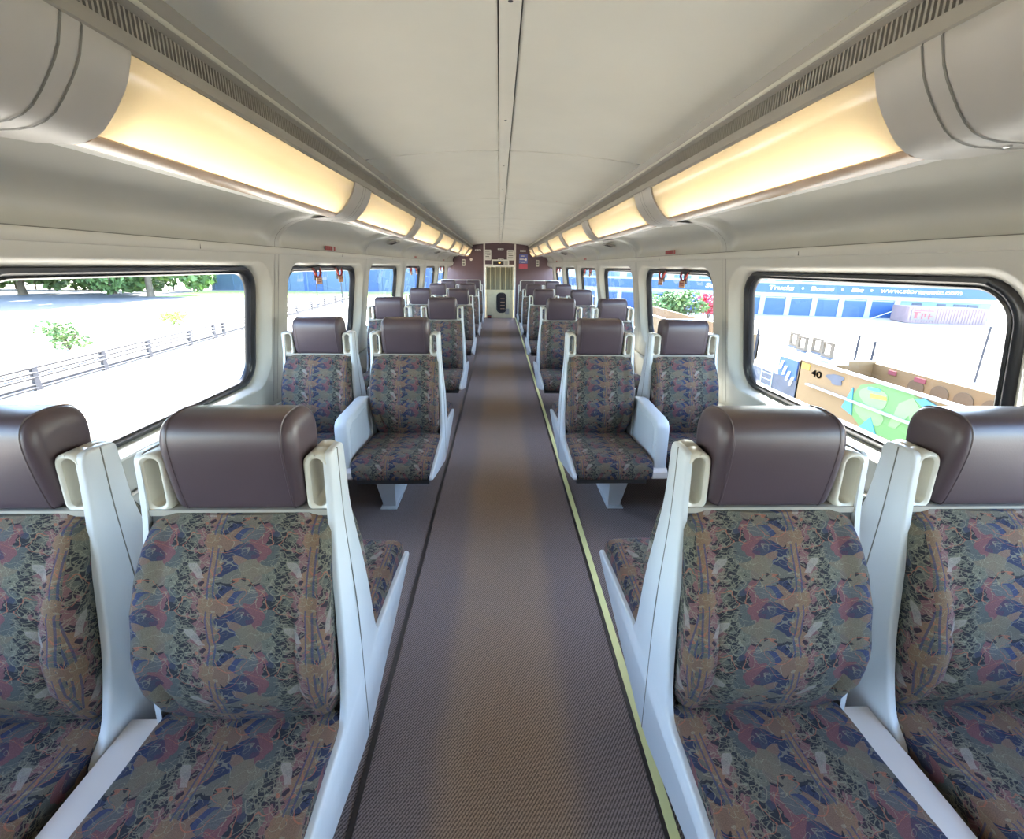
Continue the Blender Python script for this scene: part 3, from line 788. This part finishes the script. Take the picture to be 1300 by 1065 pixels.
# poster: blue upper, red lower
po = thing('poster', (.615, YE, 1.50), 'blue and red safety poster on the right bulkhead', 'poster')
M['posterblue'] = noisy('poster_blue', (.10,.12,.36), .4); M['posterred'] = noisy('poster_red', (.42,.07,.11), .4)
MB().box(-.115, .115, -.006, 0, -.035, .205).obj('blue_panel', M['posterblue'], po)
MB().box(-.115, .115, -.006, 0, -.175, -.045).obj('red_panel', M['posterred'], po)
l = MB()
for a, b, z in ((-.07,.03,.15),(-.10,.02,.09),(-.10,.05,.06),(-.11,.10,.0),(-.05,.05,-.01)): l.box(a, b, -.0075, -.006, z, z+.016)
l.obj('print', M['white'], po)
MB().loft([[(.07+r*math.cos(k*.785)*.7, y, .07+r*math.sin(k*.785)) for k in range(8)] for r, y in ((.035,-.006),(.033,-.0078))]).obj('figure', M['white'], po)
for s, x, z in ((-1,-.985,1.475),(1,1.0,1.475)):
    t = plate('framed_notice', x, z, .085, .17, 'rim', 'small cream framed notice on the %s maroon bulkhead' % ('left' if s < 0 else 'right'), 'notice', [(-.028,.028,.01,.06,'joint'),(-.028,.028,-.06,-.01,'joint')])
t = thing('round_gauge', (-.785, YE, 1.56), 'small round white dial on the left maroon bulkhead', 'dial')
MB().loft([[(r*math.cos(k*.3927), y, r*math.sin(k*.3927)) for k in range(16)] for r, y in ((.036,0),(.036,-.01),(.030,-.014),(.012,-.015))]).obj('dial', M['white'], t, 30)
MB().loft([[(r*math.cos(k*.3927), y, r*math.sin(k*.3927)) for k in range(16)] for r, y in ((.010,-.0152),(.009,-.018))]).obj('hub', M['red'], t, 30)
t = thing('floor_box', (-.30, YE-.01, 0), 'small dark red box on the floor at the foot of the end door', 'box')
MB().box(-.055, .055, -.10, 0, 0, .085).obj('box', M['blackp'], t); MB().box(-.05, .05, -.102, -.10, .03, .06).obj('red_band', M['red'], t)

# emergency pull handles at the top of every second window, red stencils and vents on the coves
seen = {}
WORD = ['second', 'fourth', 'sixth']
for s, nm in SIDES:
    for wi, k in enumerate((1, 3, 5)):
        yc = 1.82+P*k
        for q, dy in enumerate((-.25, .20)):
            y = yc+dy; z = 1.335; x = s*(wx(z)+.035)
            t = thing('emergency_pull', (x, y, z), 'red emergency pull handle with tan tag, %s one on the %s window on the %s' % ('nearer' if q == 0 else 'farther', WORD[wi], nm), 'handle', 'red emergency window handles')
            MB().tube([(0,-.06,.035),(-s*.012,-.050,.005),(-s*.012,-.025,-.025),(-s*.012,.025,-.025),(-s*.012,.050,.005),(0,.06,.035)], .008, 8).obj('pull_ring', M['red'], t, 50)
            MB().box(-.006, .006, -.065, .065, .018, .045).obj('mount', M['blackp'], t)
            MB().box(-s*.006, s*.004, -.045, .005, -.05, .02).obj('pivot', M['blackp'], t)
            tg = MB().loft([[(xx, a, b) for a, b in rrect(.05, .024, .006, 2, .005, -.052)] for xx in (-s*.016, -s*.012)]).obj('tan_tag', M['tan'], t)
            MB().box(-s*.0168, -s*.016, -.03, .04, -.048, -.041).box(-s*.0168, -s*.016, -.03, .03, -.062, -.056).obj('tag_print', M['red'], tg)
    for k in range(0, 3):
        y0 = 3.44+2*P*k
        t = thing('emergency_stencil', (s*1.2535, y0, 1.508), 'small red lettered label on the cove above the %s window on the %s' % (WORD[k], nm), 'label', 'red labels above windows')
        lb = MB()
        for j, (a, b) in enumerate(((-.11,-.085),(-.08,-.055),(-.05,-.03),(-.025,-.0),(.005,.03),(.06,.085))): lb.box(0, -s*.003, s*-a, s*-b, -.013, .016)
        lb.v = [(x-s*.0+(-s*.12*max(0, z)), y, z) for x, y, z in lb.v]
        lb.obj('lettering', M['red'], t)
    for k in (1, 3, 5):
        y0 = 4.94+P*(k-1)
        t = thing('speaker_grille', (s*1.135, y0, 1.626), 'small grey grille in the cove between windows, %s side, %s' % (nm, {1:'nearest', 3:'middle', 5:'farthest'}[k]), 'grille', 'cove grilles')
        t.rotation_euler = (0, s*math.radians(17), 0)
        MB().box(-.05, .05, -.09, .09, -.012, .004).obj('frame', M['fascia'], t)
        g = MB()
        for i in range(7): g.box(-.04, .04, -.08+.024*i, -.07+.024*i, -.0135, -.012)
        g.obj('slots', M['slot'], t)

# ------------------------------------------------------------------ outside
G = -2.9
gm = MB().add([(-160,-60,G),(160,-60,G),(160,260,G),(-160,260,G)], [(0,1,2,3)])
tag(gm.obj('ground', M['ground']), kind='structure')
def patch(name, pts, z, mat, label):
    n = len(pts)
    o = MB().loft([[(x, y, G) for x, y in pts], [(x, y, G+z) for x, y in pts]]).obj(name, M[mat]); tag(o, label, None, None, 'structure')
random.seed(3)
patch('trim_11', [(4.2,-30),(13.5,-30),(13.5,120),(4.2,120)], .03, 'ballast', 'ballast under the freight cars')
def rag(x0, x1, y0, y1, n, j):
    L = [(x0+random.uniform(-j, j), lerp(y0, y1, i/n)) for i in range(n+1)]; R = [(x1+random.uniform(-j, j), lerp(y1, y0, i/n)) for i in range(n+1)]
    return L+R
patch('trim_12', rag(-13.9, -13.2, 6, 44, 40, .22), .02, 'drygrass', 'dry brown verge below the rail fence')
patch('trim_14', [(-110,24),(-24,34),(-24,58),(-30,74),(-110,74)], .015, 'asphalt', 'asphalt road beyond the left fence')
patch('trim_13', [(-46,60),(-6,60),(-6,73),(-46,73)], .02, 'grass', 'strip of yellow green grass before the far wall')

def text_mesh(body, x0, x1, z0, z1, name, shear=.14, depth=.02, bold=.02):
    cu = bpy.data.curves.new(name, 'FONT'); cu.body = body; cu.shear = shear; cu.extrude = .02; cu.offset = bold
    o = bpy.data.objects.new('tmp_text', cu); COL.objects.link(o); bpy.context.view_layer.update()
    dg = bpy.context.evaluated_depsgraph_get(); me = bpy.data.meshes.new_from_object(o.evaluated_get(dg)); me.name = name
    bpy.data.objects.remove(o); bpy.data.curves.remove(cu)
    xs = [v.co.x for v in me.vertices]; ys = [v.co.y for v in me.vertices]
    for v in me.vertices:
        x, y, z = v.co
        v.co = (x0+(x-min(xs))/(max(xs)-min(xs))*(x1-x0), -depth-(depth if z > 0 else 0), z0+(y-min(ys))/(max(ys)-min(ys))*(z1-z0))
    return me
bd = thing('storage_building', (25.33*1.0, 43.16, G), 'long storage building with a blue lettered band above blue roller doors', 'building')
bd.rotation_euler = (0, .0150, -math.radians(14.563))
MB().box(-34, 11.3, .12, 14, 0, 1.72).obj('lower_wall', M['bwhite'], bd)
MB().box(-34, 18.6, 0, 14.2, 1.76, 2.14).obj('white_fascia', M['bwhite'], bd)
bnd = MB().box(-34, 18.6, -.12, 14.1, 2.14, 2.98).obj('blue_band', M['signblue'], bd)
MB().box(-34, 18.6, -.16, 14.1, 2.98, 3.12).obj('white_cornice', M['bwhite'], bd)
MB().box(-34, 18.6, .25, 14, 3.12, 6.4).obj('upper_wall', M['bwhite'], bd)
for i in range(-14, 5):
    s0 = .22+2.245*i
    d_ = MB(); 
    d_.loft([[(lerp(s0, s0+1.80, a), .06, z+0.0) for a in (0, 1)] for z in (.02, 1.62)], False, False)
    for q in range(10): d_.box(s0, s0+1.80, .035, .06, .04+.16*q, .17+.16*q)
    d = d_.obj('roller_door', M['doorblue'], bd)
    MB().box(s0+1.80, s0+2.245, -.03, .2, 0, 1.78).obj('column', M['bwhite'], bd)
for i in range(-8, 8):
    s0 = .9+2.3*i
    MB().box(s0, s0+1.6, .2, .26, 3.2, 3.75).obj('upper_window', M['bluewall'], bd)
for w_, a, b, z0, z1 in (('Trucks',.35,2.50,2.40,2.80),('Boxes',3.92,5.84,2.42,2.80),('Etc',7.28,8.25,2.42,2.80),('www.storageetc.com',9.61,15.84,2.32,2.78),('Se',-5.34,-4.50,2.40,2.82)):
    tm = text_mesh(w_, a, b, z0, z1, 'lettering'); tm.materials.clear(); tm.materials.append(M['white'])
    o = link('lettering', tm, bd); o.location = (0, -.12, 0)
for a in (3.25, 6.55, 8.89):
    MB().loft([[(a+r*math.cos(k*.785), y, 2.60+r*math.sin(k*.785)) for k in range(8)] for r, y in ((.10,-.12),(.10,-.16))]).obj('dot', M['white'], bd)
MB().box(11.3, 18.4, .1, 12, 0, 1.8).obj('side_wall', M['palewall'], bd)
for a, b in ((12.4,13.15),(14.35,15.0),(15.6,16.55),(16.65,17.45)): MB().box(a, b, .04, .12, 1.12, 1.62).obj('window', M['gdark'], bd)
MB().hexa([(8.6,-1.2,.05),(8.68,-1.2,.05),(8.68,-1.1,.05),(8.6,-1.1,.05),(11.2,-1.2,1.3),(11.28,-1.2,1.3),(11.28,-1.1,1.3),(11.2,-1.1,1.3)]).obj('handrail', M['white'], bd)
# pink container in front
a_ = Vector((25.33, 43.16)); dd = Vector((.9679, -.2515)); nn = Vector((-dd.y, dd.x))*-1
p0 = a_+dd*12.85+nn*4
pk = thing('pink_container', (p0.x, p0.y, G), 'faded pink container with a red painted panel beside the storage building', 'container'); pk.rotation_euler = (0, .015, -math.radians(14.563))
cb = MB(); cb.box(-2.75, 2.75, 0, 2.4, 0, 1.32)
for i in range(27): cb.box(-2.7+.2*i, -2.6+.2*i, -.03, 0, .08, 1.26)
cb.obj('body', M['pinkwall'], pk)
pp = MB().box(-2.55, -.85, -.05, -.03, .25, 1.12).obj('painted_panel', M['brickred'], pk)
g = MB()
for x0, x1, z0, z1 in ((-2.4,-1.0,1.0,1.05),(-2.3,-2.1,.4,.9),(-2.4,-1.9,.85,.92),(-1.8,-1.7,.35,.8),(-1.8,-1.4,.75,.8),(-1.6,-1.5,.5,.8),(-1.3,-1.2,.35,.8),(-1.35,-1.0,.55,.62)): g.box(x0, x1, -.06, -.05, z0, z1)
g.obj('red_marks', M['graf_red'], pk)

# freight cars on the next tracks
def poly(pts, x, mat, name, parent, d=.02):
    return MB().loft([[(x, y, z) for y, z in pts], [(x-d, y, z) for y, z in pts]]).obj(name, M[mat], parent)
def blob(cy, cz_, ry, rz, n=18, j=.0, rot=0):
    out = []
    for k in range(n):
        a = 2*math.pi*k/n; r = 1+j*math.sin(3*a+1)+j*.6*math.cos(5*a)
        y, z = ry*r*math.cos(a), rz*r*math.sin(a); out.append((cy+y*math.cos(rot)-z*math.sin(rot), cz_+y*math.sin(rot)+z*math.cos(rot)))
    return out
fc = thing('freight_car', (10.1, 9.5, G), 'open tan freight car with green graffiti, its end toward the road', 'freight car'); O_ = Vector((10.1, 9.5, G))
def L_(mb): mb.v = [(x-O_.x, y-O_.y, z-O_.z) for x, y, z in mb.v]; return mb
L_(MB().box(9.0, 9.08, 2.5, 12.9, -2.45, -1.20)).obj('near_side', M['gtan'], fc)
L_(MB().box(8.93, 9.10, 2.5, 12.95, -1.20, -1.16)).obj('top_rail', M['bwhite'], fc)
L_(MB().box(8.90, 9.0, 2.5, 12.4, -1.86, -1.82)).obj('lower_ledge', M['bwhite'], fc)
fs = L_(MB().box(11.2, 11.28, 2.5, 12.9, -2.45, -1.31)).obj('far_side', M['gtan'], fc)
L_(MB().box(9.0, 11.28, 12.84, 12.92, -2.45, -1.25)).obj('end_wall', M['gtan'], fc)
L_(MB().box(9.0, 11.28, 2.5, 12.9, -2.5, -2.42)).obj('floor', M['gtan'], fc)
for yy in (11.34, 10.67, 10.06, 9.4, 8.6):
    m_ = MB().loft([[(x, y, z) for y, z in blob(yy, -1.66, .24, .22, 20)] for x in (11.2, 11.18)]); L_(m_).obj('side_opening', M['gshade'], fc)
for yy, w_ in ((12.0,.16),(11.1,.2)):
    L_(MB().box(11.17, 11.2, yy, yy+w_*1.6, -1.50, -1.38)).obj('red_patch', M['graf_red'], fc)
L_(MB().box(8.985, 9.0, 12.9, 15.4, -2.5, -1.9)).obj('end_sill', M['gdark'], fc)
L_(MB().box(9.0, 11.2, 12.95, 15.4, -2.5, -2.2)).obj('end_platform', M['gdark'], fc)
L_(MB().box(9.0, 9.2, 13.0, 13.9, -2.3, -1.3)).obj('end_post', M['doorblue'], fc)
L_(MB().box(9.6, 10.25, 12.6, 15.4, -1.34, -1.20)).obj('brake_platform', M['bwhite'], fc)
L_(MB().box(9.7, 10.1, 13.4, 13.6, -2.2, -1.34)).obj('platform_post', M['gdark'], fc)
ld = MB()
for k in range(6): ld.box(8.96, 9.0, 14.1, 14.7, -2.4+.2*k, -2.375+.2*k)
for y in (14.1, 14.7): ld.box(8.96, 9.0, y-.02, y+.02, -2.5, -1.25)
L_(ld).obj('ladder', M['bwhite'], fc)
for k in range(4):
    L_(MB().hexa([(8.94,13.15+.2*k,-2.1+.13*k),(9.0,13.15+.2*k,-2.1+.13*k),(9.0,13.2+.2*k,-2.1+.13*k),(8.94,13.2+.2*k,-2.1+.13*k),(8.94,13.05+.2*k,-1.8+.13*k),(9.0,13.05+.2*k,-1.8+.13*k),(9.0,13.1+.2*k,-1.8+.13*k),(8.94,13.1+.2*k,-1.8+.13*k)])).obj('step_iron', M['white'], fc)
for w in (13.2, 15.0, 3.3, 5.1):
    for x in (9.35, 10.85):
        L_(MB().loft([[(xx, w+.42*math.cos(k*.3927), -2.47+.42*math.sin(k*.3927)) for k in range(16)] for xx in (x-.06, x+.06)])).obj('wheel', M['gdark'], fc)
X = 9.0
def gp(pts, mat, name='graffiti', d=.012): 
    m_ = MB().loft([[(X-.001, y, z) for y, z in pts], [(X-d, y, z) for y, z in pts]]); L_(m_).obj(name, M[mat], fc)
gp([(10.75,-1.72),(10.55,-1.38),(10.1,-1.22),(9.2,-1.22),(8.6,-1.30),(7.2,-1.28),(6.6,-1.5),(6.5,-2.4),(10.3,-2.4),(10.7,-2.15)], 'graf_green')
gp(blob(10.10,-1.58,.42,.26,20,.05), 'graf_pale', 'graffiti', .02)
gp(blob(10.12,-2.02,.45,.20,20,.05,.1), 'graf_pale', 'graffiti', .02)
gp([(9.55,-2.1),(9.4,-1.5),(9.1,-1.28),(8.85,-1.5),(8.7,-2.05),(8.9,-2.05),(9.1,-1.7),(9.35,-2.1)], 'graf_pale', 'graffiti', .02)
gp(blob(8.0,-1.70,.5,.32,20,.06), 'graf_pale', 'graffiti', .02)
gp([(10.2,-1.5),(9.75,-1.46),(9.72,-1.54),(10.18,-1.60)], 'graf_yellow', 'graffiti', .03)
gp([(10.3,-1.36),(9.95,-1.33),(9.95,-1.40),(10.3,-1.43)], 'graf_blue', 'graffiti', .03)
gp([(11.0,-2.1),(10.75,-1.5),(10.62,-2.2)], 'graf_blue', 'graffiti', .03)
gp([(10.35,-2.45),(10.05,-2.05),(9.8,-2.42)], 'graf_blue', 'graffiti', .03)
gp([(9.05,-1.30),(8.85,-1.22),(8.4,-1.34),(8.75,-1.45)], 'graf_blue', 'graffiti', .03)
gp([(12.80,-1.28),(12.45,-1.28),(12.45,-1.45),(12.80,-1.45)], 'graf_yellow', 'yellow_plate', .015)
gp(blob(11.4,-1.45,.3,.14,16,.2), 'gdark', 'graffiti', .015)
tm = text_mesh('40', 0, .42, 0, .20, 'number', 0, .0, .02); tm.transform(Matrix.Rotation(-math.pi/2, 4, 'Z')); tm.materials.clear(); tm.materials.append(M['gdark'])
o = link('number', tm, fc); o.location = (8.985-O_.x, 12.35-O_.y, -1.58-O_.z)
f2 = thing('freight_car', (10.1, 25, G), 'second tan freight car standing farther along the track', 'freight car'); O_ = Vector((10.1, 25, G))
for n_, a in (('near_side', (9.0,9.08)), ('far_side', (11.2,11.28))): L_(MB().box(a[0], a[1], 19, 33, -2.4, -1.35)).obj(n_, M['gtan'], f2)
L_(MB().box(8.93, 9.1, 19, 33, -1.35, -1.30)).obj('top_rail', M['bwhite'], f2)
L_(MB().box(9, 11.28, 19, 19.08, -2.4, -1.35)).obj('end_wall', M['gtan'], f2); L_(MB().box(9, 11.28, 19, 33, -2.45, -2.38)).obj('floor', M['gtan'], f2)
for w in (20, 21.8, 30.2, 32): 
    L_(MB().loft([[(xx, w+.42*math.cos(k*.3927), -2.47+.42*math.sin(k*.3927)) for k in range(16)] for xx in (9.29, 9.41)])).obj('wheel', M['gdark'], f2)
# four small rectangular frames standing on the car end
for i, (yy, zz, xx) in enumerate(((14.9,-1.14,10.05),(14.1,-1.14,9.8),(13.75,-1.14,10.05),(12.95,-1.14,9.8))):
    t = thing('steel_frame', (xx, yy, zz), 'small upright rectangular steel frame above the freight car end, %s of four' % ['leftmost', 'second from left', 'second from right', 'rightmost'][i], 'frame', 'upright frames over the freight car')
    w_, h_ = .22, .44
    MB().loft([[(x, a, b+h_/2) for a, b in rrect(w_/1.0, h_/2, .02, 2)] for x in (-.04, .04)] + [[(x, a, b+h_/2) for a, b in rrect(w_-.07, h_/2-.07, .02, 2)] for x in (.04, -.04)] + [[(-.04, a, b+h_/2) for a, b in rrect(w_/1.0, h_/2, .02, 2)]], True, False).obj('frame', M['bark'], t)
    MB().box(-.06, .06, -.2, .2, -.05, 0).obj('foot', M['gdark'], t)
for i, (x, y, h, lab) in enumerate(((18.7,16.58,2.25,'thin grey pole standing on the bright road'),(12.85,15.6,2.0,'short grey post behind the freight car, left of the pair'),(12.95,15.0,1.9,'short grey post behind the freight car, right of the pair'),(10.9,18.6,1.9,'thin grey post at the far left of the first right window'))):
    t = thing('post', (x, y, G), lab, 'post'); MB().tube([(0,0,0),(.04,0,h)], .04, 8).obj('shaft', M['fence'], t, 50); MB().box(-.12,.12,-.12,.12,0,.05).obj('foot', M['galv'], t)

# trees and shrubs
def leaf_mesh(nm, clumps, n, size, mat, seed):
    random.seed(seed); m_ = MB()
    for k in range(n):
        c, r = random.choice(clumps); u = Vector((random.gauss(0,1), random.gauss(0,1), random.gauss(0,1))).normalized()*r*random.uniform(.55, 1.0)**.5
        p = Vector(c)+Vector((u.x, u.y, u.z*.75)); a = Vector((random.gauss(0,1), random.gauss(0,1), random.gauss(0,.5))).normalized(); b = a.cross(Vector((random.gauss(0,1), random.gauss(0,1), random.gauss(0,1)))).normalized()
        q = size*random.uniform(.6, 1.3); m_.add([p-a*q, p-b*q*.5, p+a*q, p+b*q*.5], [(0,1,2,3)])
    return m_.mesh(nm, mat)
def trunk_mesh(h, r, seed):
    random.seed(seed); m_ = MB(); m_.loft([[(rr*math.cos(k*.785)+dx, rr*math.sin(k*.785), z) for k in range(8)] for rr, z, dx in ((r*1.3,0,0),(r,.5,0),(r*.8,h*.5,.15),(r*.5,h*.8,.1))])
    for k in range(6):
        a = k*1.05; m_.tube([(.1,0,h*.45),(math.cos(a)*h*.15,math.sin(a)*h*.15,h*.6),(math.cos(a)*h*.26,math.sin(a)*h*.26,h*.75)], r*.3, 6)
    return m_.mesh('trunk', M['bark'], 50)
random.seed(11)
cl = [((random.uniform(-4.6,4.6), random.uniform(-4,4), random.uniform(1.8,12.5)), random.uniform(1.6,2.9)) for _ in range(28)]
TL = leaf_mesh('crown', cl, 12000, .45, M['leaf'], 5); TT = trunk_mesh(13, .38, 2)
names = ['farthest left', 'second from the left', 'third from the left', 'fourth from the left', 'fifth from the left', 'last before the blue wall']
for i, (x, y) in enumerate(((-92,66),(-81,63),(-71,60),(-62,61),(-53,64),(-45,60))):
    t = thing('tree', (x, y, G), 'broad green tree beyond the left road, %s' % names[i], 'tree', 'trees beyond the left road', rz=i*1.3)
    t.scale = (1.05, 1.05, 1.4+.06*(i % 3)); link('crown', TL, t); link('trunk', TT, t)
def shrub(x, y, r, h, mat, lab, seed, n=900):
    random.seed(seed); c = [((random.uniform(-r,r)*.6, random.uniform(-r,r)*.6, random.uniform(.3,.85)*h), r*random.uniform(.3,.5)) for _ in range(9)]
    t = thing('shrub', (x, y, G), lab, 'shrub')
    link('foliage', leaf_mesh('foliage', c, n, r*.09, M[mat], seed), t)
    s_ = MB()
    for k in range(5): a = k*1.256; s_.tube([(0,0,0),(math.cos(a)*r*.2,math.sin(a)*r*.2,h*.3),(math.cos(a)*r*.4,math.sin(a)*r*.4,h*.6)], .03, 6)
    s_.obj('stems', M['bark'], t)
shrub(-21.6, 22.8, 1.15, 1.35, 'leaf', 'small green shrub standing on the pale ground left of the fence', 21)
shrub(-23.5, 33.0, .9, .8, 'grass', 'low yellow green shrub beyond the rail fence', 22)
shrub(13.6, 38.0, 2.4, 2.2, 'leaf', 'wide green bush beside the storage building', 23, 1600)
shrub(16.2, 38.6, 1.9, 2.3, 'leaf', 'rounder green bush nearer the red blossoms', 24, 1400)
shrub(18.2, 38.8, 1.2, 2.4, 'leafred', 'bush covered in red blossoms before the storage building', 25, 1400)

# pipe rail fence on the left
fn = thing('rail_fence', (-16.6, 20, G), 'long grey horizontal pipe rail fence seen through the left windows', 'fence')
def fx(y): return -15.5-.075*(y-10)
for z in (.80, .62, .46, .22, .10):  # lowest pipes stand in for the upper rails' shadow lines on the ground
    MB().tube([(fx(y)+16.6, y-20, z) for y in range(2, 60, 4)], .07 if z > .3 else .06, 6).obj('rail', M['fence'], fn, 50)
for y in (3.2,6.3,9.3,12.3,15.3,18.3,21.0,24.2,26.6,27.7,32.3,36,40,44,48,52,56):
    MB().box(fx(y)+16.6-.06, fx(y)+16.6+.06, y-20-.10, y-20+.10, 0, .84).obj('post', M['fence'], fn)
# short sign posts seen through the second left window
for i, (x, y) in enumerate(((-20.5,44),(-19,48),(-17.8,52),(-15.8,50))):
    t = thing('post', (x, y, G), 'thin grey post beyond the fence in the second left window, %s' % ['leftmost','second','third','rightmost'][i], 'post')
    MB().tube([(0,0,0),(0,0,2.3)], .05, 6).obj('shaft', M['fence'], t, 50); MB().box(-.14,.14,-.1,.1,0,.3).obj('foot', M['galv'], t)
# far buildings
t = thing('warehouse', (-25, 76, G), 'long blue grey wall far away behind the left grass strip', 'building')
wb = MB().box(-22, 18, 0, 12, 0, 11)
wb.obj('wall', M['bluewall'], t)
for k in range(13): MB().box(-21.5+3*k, -21.3+3*k, -.15, 0, 0, 10.6).obj('pilaster', M['bluewall'], t)
MB().box(-22.2, 18.2, -.3, 12.2, 11, 11.5).obj('roof_edge', M['galv'], t)
for k in range(4): MB().box(-16+9*k, -13+9*k, -.1, 0, 0, 4).obj('loading_door', M['doorblue'], t)
t = thing('office_building', (22, 88, G), 'pale blue building far ahead on the right', 'building')
MB().box(-14, 12, 0, 12, 0, 12).obj('wall', M['palewall'], t)
MB().box(-14.2, 12.2, -.2, 12.2, 12, 12.6).obj('roof_edge', M['bwhite'], t)
for r in range(3):
    for k in range(7): MB().box(-12.5+3.5*k, -10.8+3.5*k, -.08, 0, 1.6+3.4*r, 3.4+3.4*r).obj('window', M['bluewall'], t)
t = thing('tower_block', (20.5, 72, G), 'tall dull lavender block standing before the pale blue building', 'building')
MB().box(-2.6, 2.2, 0, 6, 0, 14).obj('wall', M['brickred'], t)
for k in range(8): MB().box(-2.3, 1.9, -.08, 0, 1.2+1.5*k, 1.55+1.5*k).obj('ledge', M['galv'], t)
MB().box(-2.8, 2.4, -.2, 6.2, 14, 14.4).obj('roof_edge', M['galv'], t)
t = thing('warehouse', (25.8, 62, G), 'small white fronted shed with blue base right of the lavender block', 'building')
MB().box(-3, 3.2, 0, 6, 0, 1.6).obj('base', M['doorblue'], t); MB().box(-3, 3.2, 0, 6, 1.6, 5).obj('wall', M['bwhite'], t); MB().box(-3.2, 3.4, -.2, 6.2, 5, 5.3).obj('roof_edge', M['galv'], t)
# hedge beyond the road
t = thing('hedge', (-74, 73, G), 'long low green hedge behind the row of trees on the left', 'hedge')
random.seed(31)
hc = [((random.uniform(-32, 28), random.uniform(-1.5, 1.5), random.uniform(.8, 4.2)), random.uniform(1.3, 2.2)) for _ in range(70)]
link('foliage', leaf_mesh('foliage', hc, 9000, .45, M['leaf'], 32), t)
hs_ = MB()
for k in range(20): hs_.tube([(-31+3*k, 0, 0), (-31+3*k, 0, 2.5)], .12, 6)
hs_.obj('stems', M['bark'], t)
